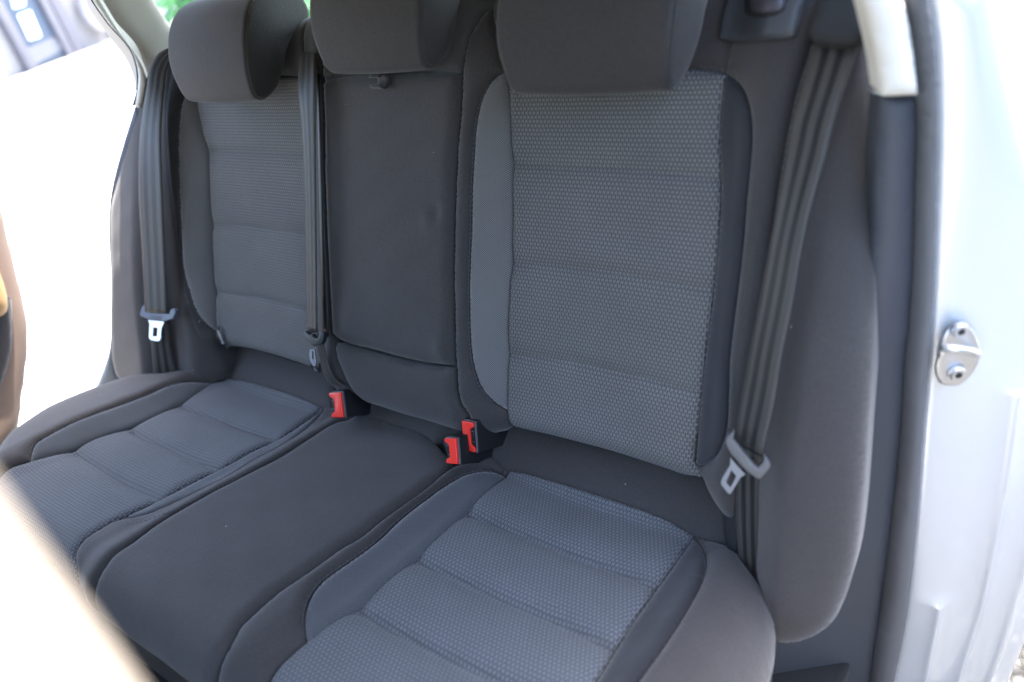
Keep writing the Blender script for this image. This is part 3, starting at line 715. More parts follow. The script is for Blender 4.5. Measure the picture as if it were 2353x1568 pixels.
# ================================================================== BACKREST, far section with the armrest
backing(.128, .60, seatR)
seatL = thing('rear_seat_back', 'far section of the rear backrest holding the folded centre armrest', 'seat backrest', (-.25, 0, .05), 'sections of the split rear backrest')
L_insLL = [(457, 170, 'c'), (457, 239), (470, 306), (482, 352), (487, 450), (490, 528), (494, 610), (497, 671), (501, 748), (509, 775), (523, 800, 'c')]
L_insLR = [(745, 862, 'c'), (737, 760), (733, 640), (728, 540), (722, 400), (717, 280), (712, 176, 'c')]
panel('insert', BACK, L_insLL + [(549, 813), (633, 834), (739, 862)] + L_insLR, seatL, M['insert'], .007, .013, step=.0038,
      seams=([(482, 347), (560, 346), (640, 348), (722, 353)], [(490, 517), (560, 521), (640, 530), (727, 543)], [(497, 674), (598, 688), (700, 714), (735, 724)]), sdep=.0085, sw=.008, wav=.0008)
L_bolL = [(431, 212), (420, 246), (415, 281), (413, 352), (417, 457), (422, 551), (427, 618), (440, 671), (457, 720), (478, 745), (505, 765, 'c')]
panel('outer_bolster', BACK, [(457, 170, 'c')] + L_bolL + [(501, 748), (497, 671), (494, 610), (490, 528), (487, 450), (482, 352), (470, 306), (457, 239)], seatL, M['mesh'], .008, .018, step=.005)
panel('outer_border', BACK, [SB(-.50, .70, 'c'), (457, 170, 'c')] + L_bolL + [(509, 775), (523, 800, 'c'), SB(-.50, .05, 'c'), SB(-.56, .06, 'c'), (492, 815), (468, 798), (450, 762), (436, 706), (422, 635), (412, 565), (402, 470), (394, 422), (387, 334), (385, 246), (394, 162), (410, 100), SB(-.57, .70, 'c')],
      seatL, cover, .008, .018, step=.006, skirt=.05)
L_armL = [(748, 187, 'c'), (752, 263), (753, 394), (757, 515), (763, 640), (768, 735), (768, 765, 'c')]
panel('inner_border', BACK, [(712, 176, 'c')] + rev(L_insLR)[1:-1] + [(745, 862, 'c'), SB(-.205, .05, 'c'), SB(-.10, .05, 'c'), (817, 893), (798, 867), (781, 827), (773, 788, 'c')] + rev(L_armL) + [(738, 60), SB(-.17, .70, 'c'), SB(-.21, .70, 'c')],
      seatL, cover, .007, .013, step=.006, skirt=.05)
panel('top_band', BACK, [(457, 170, 'c'), (560, 172), (712, 176, 'c'), SB(-.21, .71, 'c'), SB(-.50, .71, 'c')], seatL, cover, .006, .013, step=.008)
ctop = [(748, 187, 'c'), (775, 178), (873, 171), (1005, 165), (1064, 169, 'c')]
arm = panel('armrest', BACK, [(748, 187, 'c'), (775, 178), (873, 171), (1005, 165), (1064, 169, 'c'), (1062, 230), (1055, 328), (1050, 427), (1047, 515), (1045, 640), (1046, 735), (1047, 801), (1049, 840, 'c'), (972, 831), (873, 806), (791, 782), (770, 767, 'c')] + rev(L_armL)[1:-1],
            seatL, cover, .010, .020, step=.006, lift=.006, dents=(((1000, 488), -.0035, .012), ((985, 510), .0025, .014), ((1020, 520), .002, .010), ((1040, 826), -.007, .010), ((1012, 800), .004, .016), ((800, 750), .004, .03), ((905, 680), .0025, .05), ((860, 300), .002, .06)), wav=.0011)
panel('lower_panel', BACK, [(773, 788, 'c'), (791, 789), (873, 813), (972, 838), (1051, 847, 'c'), (1054, 899), (1064, 932), (1080, 957), SB(.13, .05, 'c'), SB(-.10, .05, 'c'), (817, 893), (798, 867), (781, 827)],
      seatL, cover, .009, .022, step=.006, skirt=.04, lift=.002, wav=.001)
panel('top_panel', BACK, rev(ctop) + [(738, 60), SB(-.17, .71, 'c'), SB(.16, .71, 'c')] + L_top[:-1], seatL, cover, .006, .012, step=.008)
# fabric pull loop on the armrest
q0 = BACK.hit(868, 176, .012); q1 = BACK.hit(868, 192, .012)
V = []; F = []; cq = BACK.hit(871, 183, .02); K = 18
for k in range(K):
    a = math.pi * 2 * k / K * .86 + .5
    hh = .026 + .0105 * math.cos(a); sp_ = .0105 * math.sin(a)
    for j, xx in enumerate(np.linspace(-.0135, .0085, 5)):
        for t in (0,): V.append(BACK.pos(np.array(cq[0] + xx), np.array(cq[1] + sp_ - .002), hh - .008))
for k in range(K - 1):
    for j in range(4): F.append((k * 5 + j, k * 5 + j + 1, (k + 1) * 5 + j + 1, (k + 1) * 5 + j))
solid(obj('pull_loop', mesh(V, F), arm, M['charcoal']), .0022)

backing(-.60, .122, seatL)
# ================================================================== HEADRESTS
PROF = [(.066, .692), (.081, .672), (.0895, .645), (.092, .618), (.0905, .594), (.085, .572), (.074, .5485), (.057, .5435), (.040, .553), (.028, .568), (.020, .592), (.009, .622), (-.006, .645), (-.030, .662), (-.045, .682), (-.040, .704), (-.015, .716), (.020, .714), (.046, .705)]
pc = []
for i in range(len(PROF)):
    p0, p1, p2, p3 = (np.array(PROF[(i + k) % len(PROF)]) for k in (-1, 0, 1, 2))
    for j in range(5):
        t = j / 5; pc.append(.5 * ((2 * p1) + (p2 - p0) * t + (2 * p0 - 5 * p1 + 4 * p2 - p3) * t * t + (3 * p1 - p0 - 3 * p2 + p3) * t ** 3))
pc = np.array(pc); pcc = np.array([.040, .635])
def headrest(x0, x1, ds, parent, label, taper=.012):
    xc, hw = (x0 + x1) / 2, (x1 - x0) / 2
    # squeeze towards the rear so that the sides draw in behind the seam
    def P(q, e, inset):
        d = q - pcc; L = max(np.linalg.norm(d), 1e-6); q2 = q - d / L * inset
        s = q2[1] + ds; h = q2[0]
        k = 1 - .9 * taper / hw * float(ss(.62 - q2[1], 0, .09)) - .05 * float(ss(.05 - h, 0, .08)) - .10 * float(ss(q2[1], .64, .73))
        return np.array([xc + e * k, 0, 0]) + np.array(BACK.es) * s + np.array(BACK.n) * h
    n = len(pc); rings = []
    es = [(-hw, .0055), (-hw + .0014, .0022), (-hw + .005, .0003), (-hw + .009, 0)] + [(-hw + .006 + (2 * hw - .012) * t, -.003 * math.sin(math.pi * t)) for t in np.linspace(.08, .92, 12)] + [(hw - .009, 0), (hw - .005, .0003), (hw - .0014, .0022), (hw, .0055)]
    V = []; F = []
    for e, ins in es: V += [P(q, e, ins) for q in pc]
    for j in range(len(es) - 1):
        for i in range(n): F.append((j * n + i, j * n + (i + 1) % n, (j + 1) * n + (i + 1) % n, (j + 1) * n + i))
    hr = obj('headrest', fix_normals(mesh(V, F)), parent, M['headrest']); tag(hr, label)
    for sg in (-1, 1):
        V = []; F = []; rr = [(-.001, .0055), (.0006, .0034), (.0020, .0042), (.0034, .06), (.0050, .16), (.0066, .35), (.0074, .6), (.0076, .85)]
        for e, ins in rr:
            for q in pc:
                if ins < .006: V.append(P(q, sg * (hw + e - .0005), ins))
                else: V.append(P(q + (pcc - q) * ins, sg * (hw + e - .0005), .0045))
        for j in range(len(rr) - 1):
            for i in range(n): F.append((j * n + i, j * n + (i + 1) % n, (j + 1) * n + (i + 1) % n, (j + 1) * n + i))
        F.append(tuple(range((len(rr) - 1) * n, len(rr) * n)))
        obj('side_panel', fix_normals(mesh(V, F)), hr, M['headrest'])
    return hr
headrest(.250, .472, 0, seatR, 'near headrest over the wide woven insert')
headrest(-.441, -.227, 0, seatL, 'far headrest beside the cream rear pillar')
headrest(-.076, .133, .034, seatL, 'centre headrest above the folded armrest')

# ================================================================== BENCH CUSHION
bench = thing('rear_bench_cushion', 'dark fabric rear bench cushion with two woven seat inserts', 'seat cushion', (0, -.2, 0))
L_mid = [(1046, 1080), (972, 1136), (873, 1208), (821, 1250), (790, 1267), (710, 1324), (639, 1373), (586, 1420), (554, 1451), (540, 1480)]      # centre | near seat
L_midf = [SB(.137, .470), SB(.137, .53, 'c')]
L_lm = [(821, 952, 'c'), (771, 980), (710, 1016), (643, 1059), (568, 1098), (462, 1155), (355, 1219), (302, 1258), (266, 1283), (250, 1304)]                  # centre | far seat
L_lmf = [SB(-.142, .475), SB(-.142, .53, 'c')]
CI_L = [(1171, 1085, 'c'), (1130, 1126), (1077, 1174), (1020, 1228), (961, 1281), (893, 1340), (826, 1398), (790, 1420), (745, 1452), (709, 1487, 'c')]
CI_Lf = [SB(.205, .45), SB(.205, .53, 'c')]
CI_R = [(1593, 1232, 'c'), (1564, 1282), (1519, 1345), (1454, 1437), (1423, 1486), (1372, 1568), SB(.502, .42), SB(.502, .53, 'c')]
CB = [(1171, 1085, 'c'), (1204, 1090), (1298, 1116), (1454, 1167), (1533, 1198), (1593, 1232, 'c')]
panel('insert', CUSH, CB[:-1] + CI_R + rev(CI_Lf) + rev(CI_L)[1:-1], bench, M['insert_skytint'], .009, .018, step=.0038,
      seams=([(1077, 1174), (1120, 1188), (1181, 1212), (1337, 1271), (1454, 1316), (1519, 1345)], [(961, 1281), (1005, 1299), (1142, 1361), (1298, 1427), (1423, 1486)], [(826, 1398), (947, 1460), (1064, 1519), (1181, 1568), (1290, 1615)]),
      sdep=.013, sw=.009, wav=.0008)
CM_ = [(1160, 1097, 'c'), (1136, 1089), (1103, 1088), (1070, 1096), (1021, 1123), (972, 1159), (922, 1198), (867, 1250), (790, 1306), (746, 1338), (718, 1372), (703, 1415), (702, 1450), (709, 1487, 'c')]
panel('inner_strip', CUSH, CM_ + rev(CI_L)[1:-1] , bench, M['mesh_shaded'], .006, .014, step=.005)
panel('inner_border', CUSH, [(1171, 1085, 'c')] + CM_[:-1] + [(709, 1487, 'c')] + CI_Lf + rev(L_midf) + rev(L_mid) + [(1075, 1074), (1096, 1070), (1126, 1050, 'c')], bench, cover, .010, .018, step=.006, skirt=.040)
CR_ = [(1597, 1236, 'c'), (1608, 1256), (1618, 1275), (1622, 1300), (1615, 1335), (1591, 1386), (1533, 1480), (1470, 1568), SB(.545, .41), SB(.53, .50, 'c')]
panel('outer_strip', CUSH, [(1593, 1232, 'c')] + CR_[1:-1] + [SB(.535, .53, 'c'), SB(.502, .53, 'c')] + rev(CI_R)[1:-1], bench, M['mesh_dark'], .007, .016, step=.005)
panel('outer_border', CUSH, [(1593, 1232, 'c')] + CR_[1:-1] + [SB(.535, .53, 'c'), SB(.66, .53, 'cr'), SB(.672, .40, 'r'), SB(.672, .30, 'r'), (1768, 1568, 'r'), (1778, 1527, 'r'), (1781, 1489, 'r'), (1781, 1451, 'r'), (1770, 1418, 'r'), (1752, 1375, 'r'), (1726, 1338, 'r'), (1700, 1300, 'r'), (1688, 1252, 'c')],
      bench, cover, .008, .018, roll=.03, rr=.06, step=.006, skirt=.040)
panel('back_roll', CUSH, [(1126, 1050, 'c'), (1132, 1020), (1150, 985), SB(.20, -.10, 'c'), SB(.56, -.10, 'c'), (1700, 1190), (1688, 1252, 'c')] + rev(CB)[:-1] + [(1171, 1085, 'c')], bench, cover, .008, .022, step=.006, skirt=.03)
# centre
panel('centre_panel', CUSH, [(821, 952, 'c'), (906, 978), (972, 1001), (998, 1020), (1021, 1043), (1046, 1080, 'c')] + L_mid[1:] + L_midf + rev(L_lmf) + rev(L_lm)[:-1], bench, cover, .009, .02, step=.006, skirt=.040, wav=.0010)
panel('back_roll', CUSH, [(834, 896), (821, 952, 'c'), (906, 978), (972, 1001), (1000, 1020, 'c'), (1024, 1001), (1067, 988), SB(.13, -.10, 'c'), SB(-.12, -.10, 'c')], bench, cover, .008, .022, step=.006, skirt=.03)
# far seat
FI_R = [(739, 938, 'c'), (725, 958), (703, 974), (644, 1013), (580, 1044), (515, 1080), (450, 1112), (391, 1143), (320, 1179), (263, 1206), (213, 1236), (188, 1262), (183, 1285), (190, 1310)]
FI_Rf = [SB(-.205, .50), SB(-.21, .53, 'c')]
FI_L = [(525, 872, 'c'), (496, 884), (457, 906), (419, 930), (352, 964), (303, 986), (220, 1014), (171, 1037, 'c'), (71, 1066, 'c'), (21, 1084)]
FI_Lf = [SB(-.50, .46), SB(-.50, .53, 'c')]
FB = [(525, 872, 'c'), (563, 877), (633, 897), (703, 921), (739, 938, 'c')]
panel('insert', CUSH, FB[:-1] + FI_R + FI_Rf + rev(FI_Lf) + rev(FI_L)[:-1], bench, M['insert_skytint'], .008, .016, step=.0038,
      seams=([(419, 930), (470, 946), (528, 967), (630, 1003), (644, 1013)], [(303, 986), (355, 1010), (426, 1040), (515, 1080)], [(171, 1037), (213, 1062), (284, 1100), (373, 1143), (391, 1150)]), sdep=.013, sw=.009, wav=.0008)
FM = [(485, 884, 'c'), (440, 881), (422, 883), (387, 890), (352, 906), (281, 934), (176, 973), (102, 1011), (82, 1025), (74, 1045), (71, 1066, 'c')]
panel('outer_strip', CUSH, FM + rev(FI_L)[2:-2] + [(496, 884)], bench, M['mesh_shaded'], .006, .014, step=.005)
panel('outer_border', CUSH, [(525, 872, 'c'), (496, 884, 'c')] + FM[1:-1] + [(71, 1066, 'c'), (21, 1084)] + FI_Lf + [SB(-.64, .53, 'cr'), SB(-.68, .43, 'r'), (-20, 1062, 'r'), (5, 1030, 'r'), (21, 1011, 'r'), (53, 987, 'r'), (106, 952, 'r'), (176, 920, 'r'), (240, 896, 'r'), (281, 882, 'r'), (317, 873, 'r'), (387, 869, 'r'), (482, 857, 'c')],
      bench, cover, .008, .018, roll=.010, rr=.045, step=.006, skirt=.040)
FS = [(745, 946, 'c'), (739, 955), (719, 978), (686, 1006), (643, 1034), (580, 1068), (515, 1108), (450, 1140), (391, 1168), (327, 1193), (284, 1201), (263, 1206, 'c')]
panel('inner_strip', CUSH, [(739, 938, 'c')] + FS + rev(FI_R[1:10])[1:], bench, M['mesh_shaded'], .005, .010, step=.005)
panel('inner_border', CUSH, [(739, 938, 'c')] + FS[:-1] + [(263, 1206, 'c')] + FI_R[10:] + FI_Rf + rev(L_lmf) + rev(L_lm) + [(795, 940), (760, 938)], bench, cover, .008, .014, step=.006, skirt=.040)
panel('back_roll', CUSH, [(496, 800), (484, 857, 'c')] + FB[:-1] + [(739, 938, 'c'), (762, 938), (770, 903), SB(-.14, -.10, 'c'), SB(-.56, -.10, 'c')], bench, cover, .008, .022, step=.006, skirt=.03)

# stitching rows beside the seams
st_off = lambda L, du, dv: [(q[0] + du, q[1] + dv) for q in L]
stitches(BACK, [st_off(L_mesh[1:-1], -5, 3), st_off(L_outR[1:-2], 6, -2), [(1605, 153), (1640, 156), (1665, 162)]], seatR)
stitches(BACK, [st_off(L_bolL[:-1], -5, 2), st_off(rev(L_armL)[1:-1], -12, 0)], seatL)
stitches(CUSH, [st_off(CM_[1:-1], -6, -5), st_off(CR_[1:8], 6, 1), st_off(FM[2:-1], -5, -4), st_off(FS[1:-1], 6, 5)], bench)

# ================================================================== SEAT BELTS
def ribbon(name, rows, parent, mat, lifts, cols=8, bow=.0012, surf=BACK, tl=1.0):
    """rows of (uL, vL, uR, vR) traced across the band"""
    Lp = []; Rp = []
    for (a, b, c, d), l in zip(rows, lifts):
        for dst, (u, v) in ((Lp, (a, b)), (Rp, (c, d))):
            q = surf.hit(u, v, l); dst.append(surf.pos(np.array(q[0]), np.array(q[1]), l))
    Lp, Rp = cat_open([np.array(p) for p in Lp], .012), cat_open([np.array(p) for p in Rp], .012)
    n = max(len(Lp), len(Rp)); rs = lambda A: np.array([np.interp(np.linspace(0, 1, n), np.linspace(0, 1, len(A)), A[:, k]) for k in range(3)]).T
    Lp, Rp = rs(Lp), rs(Rp); mid = (Lp + Rp) / 2; L = np.r_[0, np.cumsum(np.linalg.norm(np.diff(mid, axis=0), axis=1))]
    V = []; UV = []; F = []
    for i in range(n):
        for j in range(cols + 1):
            t = j / cols; V.append(Lp[i] * (1 - t) + Rp[i] * t + surf.n * bow * math.sin(math.pi * t)); UV.append((t, L[i]))
    for i in range(n - 1):
        for j in range(cols):
            a = i * (cols + 1) + j; F.append((a, a + 1, a + cols + 2, a + cols + 1))
    me = mesh(V, F, True, UV)
    if sum(Vector(surf.n).dot(p.normal) for p in me.polygons) < 0: me.flip_normals()
    return solid(obj(name, me, parent, mat), .0014)
def plane_poly(px, O, n):
    return [on_plane(u, v, O, n) for u, v in px]
def slab(name, px, O, n, th, parent, mat, bev=.0015, seg=3):
    """an outlined plate with its own thickness and rounded edges"""
    P = plane_poly(px, O, n); bm = bmesh.new(); vs = [bm.verts.new(p) for p in P]; f = bm.faces.new(vs)
    if f.normal.length == 0: f.normal_update()
    f.normal_update()
    r = bmesh.ops.extrude_face_region(bm, geom=[f]); up_ = [g for g in r['geom'] if isinstance(g, bmesh.types.BMVert)]
    bmesh.ops.translate(bm, vec=Vector(n) * -th, verts=up_)
    bmesh.ops.recalc_face_normals(bm, faces=bm.faces)
    if bev: bmesh.ops.bevel(bm, geom=list(bm.edges), offset=bev, segments=seg, affect='EDGES', profile=.6)
    return obj(name, sharp(bm_mesh(bm), 50), parent, mat)
def plate_hole(name, outer, hole, O, n, th, parent, mat):
    O3 = [np.array(p) for p in plane_poly(outer, O, n)]; H3 = [np.array(p) for p in plane_poly(hole, O, n)]
    c = sum(H3) / len(H3); e1 = H3[0] - c; e1 /= np.linalg.norm(e1); e2 = np.cross(n, e1)
    def to2(P): return [((p - c) @ e1, (p - c) @ e2) for p in P]
    def cast(poly, a):
        d = np.array([math.cos(a), math.sin(a)]); best = 0
        for (x1, y1), (x2, y2) in zip(poly, poly[1:] + poly[:1]):
            A = np.array([[d[0], x1 - x2], [d[1], y1 - y2]]); det = np.linalg.det(A)
            if abs(det) < 1e-12: continue
            t, s_ = np.linalg.solve(A, [x1, y1])
            if -1e-6 <= s_ <= 1 + 1e-6 and t > 0: best = max(best, t)
        return best
    angs = sorted([math.atan2(y, x) for x, y in to2(O3)] + [math.atan2(y, x) for x, y in to2(H3)] + [i * math.pi / 12 for i in range(-12, 12)])
    V = []; n_ = len(angs)
    for z in (0, -th):
        for poly in (to2(O3), to2(H3)):
            for a in angs:
                t = cast(poly, a); V.append(c + e1 * math.cos(a) * t + e2 * math.sin(a) * t + np.asarray(n) * z)
    F = []
    for i in range(n_):
        j = (i + 1) % n_
        F += [(i, j, n_ + j, n_ + i), (2 * n_ + i, 3 * n_ + i, 3 * n_ + j, 2 * n_ + j), (i, 2 * n_ + i, 2 * n_ + j, j), (n_ + i, n_ + j, 3 * n_ + j, 3 * n_ + i)]
    o = obj(name, sharp(fix_normals(mesh(V, F)), 35), parent, mat)
    b = o.modifiers.new('b', 'BEVEL'); b.width = .0004; b.segments = 2; return o
def bp(u, v, l, surf=BACK):
    q = surf.hit(u, v, l); return surf.pos(np.array(q[0]), np.array(q[1]), l)
def nrm(v): v = np.asarray(v, float); return v / np.linalg.norm(v)
BN = np.array(BACK.n)

# near outer belt
REAL = ribbon
def ribbon(*a, **k): k.setdefault('surf', SIDE); return REAL(*a, **k)
P0 = bp(1870, 500, .02)
b1 = thing('seat_belt', 'near seat belt hanging beside the open door, upper webbing catching light', 'seat belt', tuple(P0), 'rear seat belts')
ribbon('webbing', [(1880, 60, 1984, 55), (1868, 102, 1976, 95), (1840, 211, 1949, 176), (1821, 281, 1921, 260), (1805, 369, 1897, 352), (1788, 457, 1872, 440), (1770, 551, 1844, 551), (1744, 690, 1818, 700), (1718, 827, 1792, 827), (1703, 910, 1777, 920), (1690, 990, 1757, 1010), (1688, 1012, 1750, 1045)],
       b1, M['belt'], [.010, .022, .03, .03, .03, .03, .03, .03, .03, .03, .032, .032])
ribbon('lower_webbing', [(1694, 1020, 1750, 1050), (1690, 1090, 1750, 1110), (1690, 1170, 1750, 1185), (1694, 1250, 1750, 1258), (1706, 1330, 1746, 1345)], b1, M['belt'], [.008, -.006, -.012, -.014, -.016])
panel('gap_shade', SIDE, [(1690, 900, 'c'), (1665, 1140), (1665, 1240), (1690, 1290), (1735, 1370, 'c'), (1775, 1400, 'c'), (1775, 900, 'c')], b1, M['black_rubber'], .002, .01, step=.01, skirt=.01, wav=0, lift=-.024)  # black sheet painting the shade of the gap under the belt
fx = lambda L, z, ox, oy: [((x / z + ox) / 1.088, (y / z + oy) / 1.088) for x, y in L]
tn = nrm(BN + np.array([.35, -.1, .1])); TO = bp(1715, 1060, .045)
tg = slab('tongue', fx([(672, 262), (600, 330), (520, 430), (522, 500), (560, 590), (620, 695), (870, 970), (1000, 1070), (1080, 1125), (1150, 1130), (1230, 1050), (1330, 930), (1335, 860), (1280, 770), (1195, 690), (1210, 760), (1190, 840), (1130, 890), (1110, 925), (1080, 925), (1020, 860), (760, 540), (668, 430), (662, 390), (690, 330)], 7.13, 1740, 1040), TO, tn, .010, b1, plastic('tongue grey', (.075, .075, .075), .4, 0), .002)
mt = plate_hole('latch_plate', fx([(612, 730), (640, 780), (870, 1040), (875, 1052), (812, 1062), (790, 1100), (640, 1360), (610, 1392), (575, 1385), (455, 1235), (445, 1180), (465, 1120), (610, 870), (622, 820)], 7.13, 1740, 1040),
                fx([(628, 965), (718, 1080), (618, 1280), (535, 1185)], 7.13, 1740, 1040), TO - tn * .004, tn, .0022, tg, M['metal_dull'])

bg_ = panel('belt_guide', SIDE, [(1858, 66), (1868, 100), (1900, 110), (1950, 112), (1984, 100), (1994, 60), (1984, -40), (1900, -50), (1880, 0)], car, plastic('dark guide plastic', (.016, .017, .018), .6, 0, spec=.3), .008, .014, step=.005, skirt=.04, wav=0, lift=.040)

# far outer belt
P0 = bp(350, 450, .02)
b2 = thing('seat_belt', 'far seat belt with pale latch plate hanging by the cream pillar', 'seat belt', tuple(P0), 'rear seat belts')
ribbon('webbing', [(392, 108, 402, 124), (365, 122, 392, 140), (346, 152, 382, 163), (338, 197, 378, 197), (326, 270, 371, 275), (320, 327, 369, 327), (318, 440, 373, 440), (321, 500, 375, 500), (325, 565, 378, 565), (329, 640, 382, 640), (333, 718, 385, 722)], b2, M['belt'],
       [.03, .03, .03, .03, .03, .03, .03, .028, .026, .026, .026])
ribbon('lower_webbing', [(340, 725, 387, 727), (346, 783, 392, 783), (349, 820, 397, 820), (353, 875, 409, 875)], b2, M['belt'], [.014, .010, .009, .006])
zx = lambda L: fx(L, 6.535, 320, 720)
tn = nrm(BN + np.array([.25, -.15, .25])); TO = bp(362, 725, .034)
tg = slab('tongue', zx([(268, 282), (240, 285), (215, 330), (190, 430), (200, 460), (290, 500), (350, 525), (590, 550), (660, 525), (730, 508), (765, 430), (775, 370), (755, 342), (715, 340), (680, 370), (672, 420), (640, 430), (450, 410), (290, 380), (272, 350)]), TO, tn, .009, b2, M['blue_plastic'], .0018)
plate_hole('latch_plate', zx([(325, 528), (588, 556), (580, 580), (548, 605), (540, 700), (532, 830), (505, 868), (460, 870), (375, 852), (345, 825), (342, 760), (352, 600), (350, 575)]), zx([(412, 645), (484, 652), (474, 798), (402, 790)]), TO - tn * .003, tn, .002, tg, M['metal'])
for k in range(4):
    y = 455 + k * 18
    slab('grip_rib', zx([(365, y), (545, y + 14), (545, y + 20), (365, y + 6)]), TO + tn * .0008, tn, .0012, tg, M['grey_plastic'], 0)

# centre belt
P0 = bp(712, 400, .03)
b3 = thing('seat_belt', 'centre seat belt running down between the far insert and the armrest', 'seat belt', tuple(P0), 'rear seat belts')
ribbon('webbing', [(694, 118, 724, 120), (690, 131, 722, 131), (684, 204, 724, 204), (689, 250, 724, 250), (693, 295, 724, 295), (698, 394, 725, 394), (702, 515, 726, 515), (704, 640, 727, 640), (705, 700, 727, 700), (705, 765, 727, 765)], b3, M['belt'],
       [-.006, .014, .03, .032, .032, .032, .032, .032, .032, .032])
ribbon('lower_webbing', [(724, 775, 740, 770), (733, 820, 752, 830), (745, 862, 770, 872), (760, 885, 795, 890)], b3, M['black_rubber'] if False else M['belt'], [.02, .012, .008, .004])
# dark strip painting the shade along the edge of the webbing
ribbon('belt_edge_shade', [(728, 170, 735, 170), (729, 300, 740, 300), (731, 420, 743, 420), (734, 560, 747, 560), (738, 700, 752, 700), (740, 775, 755, 775)], b3, M['plastic'], [.012] * 6)
wx = lambda L: fx(L, 4.9, 700, 760)
tn = nrm(BN + np.array([.1, -.1, .2])); TO = bp(720, 780, .04)
tg = slab('tongue', wx([(300, 335), (285, 380), (320, 430), (370, 490), (400, 520), (430, 515), (500, 500), (520, 470), (540, 380), (530, 350), (500, 340), (475, 355), (462, 420), (440, 425), (400, 395), (395, 372), (375, 372), (365, 385), (318, 340)]), TO, tn, .009, b3, M['plastic'], .0015)
plate_hole('latch_plate', wx([(365, 560), (425, 552), (432, 620), (445, 720), (430, 770), (400, 760), (368, 700), (355, 620)]), wx([(392, 580), (412, 580), (420, 680), (396, 670)]), TO - tn * .003, tn, .002, tg, M['metal_dull'])
panel('care_label', BACK, [(713, 838), (727, 836), (733, 845), (731, 858), (722, 862), (716, 855)], seatL, M['plastic'], .0008, .003, step=.004, skirt=.002, wav=0, lift=.004)

# woven labels at the foot of the inserts
def text_on(parent, txt, O, right, up_, size, mat, name='lettering'):
    cu = bpy.data.curves.new('t', 'FONT'); cu.body = txt; cu.size = size; cu.extrude = .0001; cu.align_x = 'CENTER'; cu.align_y = 'CENTER'
    tmp = bpy.data.objects.new('t', cu); C.objects.link(tmp); bpy.context.view_layer.update()
    me = bpy.data.meshes.new_from_object(tmp.evaluated_get(bpy.context.evaluated_depsgraph_get())); bpy.data.objects.remove(tmp)
    r_ = nrm(right); u_ = np.asarray(up_, float) - r_ * (r_ @ np.asarray(up_)); u_ = nrm(u_); n_ = np.cross(r_, u_)
    me.transform(Matrix(((r_[0], u_[0], n_[0], O[0]), (r_[1], u_[1], n_[1], O[1]), (r_[2], u_[2], n_[2], O[2]), (0, 0, 0, 1))))
    return obj(name, me, parent, mat)
lb = panel('side_label', BACK, [(496, 755, 'c'), (503, 750, 'c'), (520, 796, 'c'), (511, 800, 'c')], seatL, M['plastic'], .0006, .002, step=.003, skirt=.003, wav=0, lift=.008)
A_, B2_ = bp(501, 758, .011), bp(514, 793, .011)
text_on(lb, 'AIRBAG', (A_ + B2_) / 2 + BN * .001, B2_ - A_, bp(520, 770, .011) - bp(500, 780, .011), .0085, M['print'])
A_, B2_ = bp(722, 842, .006), bp(728, 856, .006)
text_on(seatL.children[-1] if False else seatL, 'IS', (A_ + B2_) / 2 + BN * .001, B2_ - A_, bp(735, 845, .006) - bp(715, 850, .006), .011, M['print'])

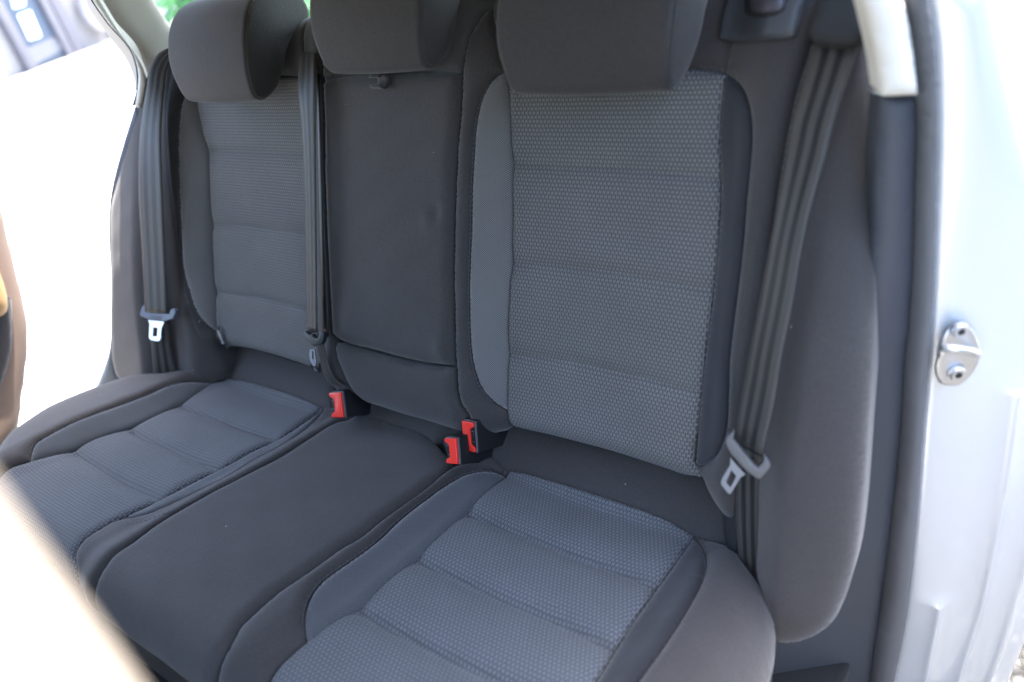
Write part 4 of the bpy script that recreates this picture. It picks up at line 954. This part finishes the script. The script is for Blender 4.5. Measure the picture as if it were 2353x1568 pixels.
# ================================================================== BUCKLES
def buckle(label, face, O, axis, length, notch, backscale=1.15, group='belt buckles between the seats'):
    """face: four drawing corners TL, TR, BR, BL of the end face; the housing runs back along axis"""
    ax_ = nrm(axis); n_ = -ax_
    P = [on_plane(u, v, O, n_) for u, v in face]; c = sum(P) / 4
    t = thing('belt_buckle', label, 'belt buckle', tuple(c), group)
    r_ = nrm((P[1] + P[2]) - (P[0] + P[3])); u_ = nrm(np.cross(n_, r_)); 
    if u_ @ (P[0] - P[3]) < 0: u_ = -u_
    w = np.linalg.norm(P[1] + P[2] - P[0] - P[3]) / 2; h = np.linalg.norm(P[0] + P[1] - P[2] - P[3]) / 2
    L = lambda a, b, d: c + r_ * a * w + u_ * b * h - n_ * d
    def prism(name, poly, d0, d1, mat, parent, k0=1, k1=1, bev=.0015):
        bm = bmesh.new(); a_ = [bm.verts.new(L(x * k0, y * k0, d0)) for x, y in poly]; b_ = [bm.verts.new(L(x * k1, y * k1, d1)) for x, y in poly]
        m = len(poly); bm.faces.new(a_); bm.faces.new(b_[::-1])
        for i in range(m): bm.faces.new((a_[i], a_[(i + 1) % m], b_[(i + 1) % m], b_[i]))
        bmesh.ops.recalc_face_normals(bm, faces=bm.faces)
        if bev: bmesh.ops.bevel(bm, geom=list(bm.edges), offset=bev, segments=3, affect='EDGES', profile=.6)
        return obj(name, sharp(bm_mesh(bm), 50), parent, mat)
    rect = [(-.56, .545), (.0, .56), (.56, .545), (.56, -.545), (0, -.56), (-.56, -.545)]
    hs = prism('housing', rect, .001, length, M['plastic'], t, 1.0, backscale, .002)
    prism('housing_edge', [(.54, .53), (.585, .53), (.60, 0), (.585, -.53), (.54, -.53)], -.0006, .003, M['rubber'], t, bev=.0003)
    s = -1 if notch == 'left' else 1
    btn = [(-.5 * s * -1, .5), (.5 * s * -1 if False else -.5 * s * -1, .5)]
    A = [(-s * .5, .5), (-s * .5, -.5), (s * .5, -.5), (s * .5, -.36), (s * .32, -.30), (s * .14, -.24), (s * .14, .24), (s * .32, .30), (s * .5, .36), (s * .5, .5)]
    prism('button', A, -.0035, .004, M['red'], t, bev=.0009)
    prism('slot', [(s * .15, .30), (s * .48, .36), (s * .48, -.36), (s * .15, -.30)], -.0004, .003, M['black_rubber'], t, bev=0)
    for y in (.19, -.17):
        prism('contact', [(s * .22, y + .015), (s * .44, y + .015), (s * .44, y - .015), (s * .22, y - .015)], -.0009, .001, M['metal_dull'], t, bev=0)
    return t
AX = np.array([0, .874, -.486])
def cp_(u, v, l): q = CUSH.hit(u, v, l); return CUSH.pos(np.array(q[0]), np.array(q[1]), l)
buckle('red button belt buckle beside the far seat, alone at the crevice', [(762, 903), (788, 902), (789, 958), (763, 959)], cp_(772, 962, .022), AX, .075, 'left')
buckle('lower left red button buckle of the pair by the centre cushion', [(1024, 1006), (1050, 1008), (1055, 1066), (1030, 1064)], cp_(1040, 1068, .022), nrm(AX + np.array([.05, 0, 0])), .08, 'left')
buckle('upper right red button buckle of the pair, tilted towards the near seat', [(1073, 971), (1098, 974), (1086, 1036), (1061, 1028)], cp_(1085, 1045, .030), nrm(AX + np.array([.12, 0, .1])), .085, 'right')
# dark buckle pockets in the crevice
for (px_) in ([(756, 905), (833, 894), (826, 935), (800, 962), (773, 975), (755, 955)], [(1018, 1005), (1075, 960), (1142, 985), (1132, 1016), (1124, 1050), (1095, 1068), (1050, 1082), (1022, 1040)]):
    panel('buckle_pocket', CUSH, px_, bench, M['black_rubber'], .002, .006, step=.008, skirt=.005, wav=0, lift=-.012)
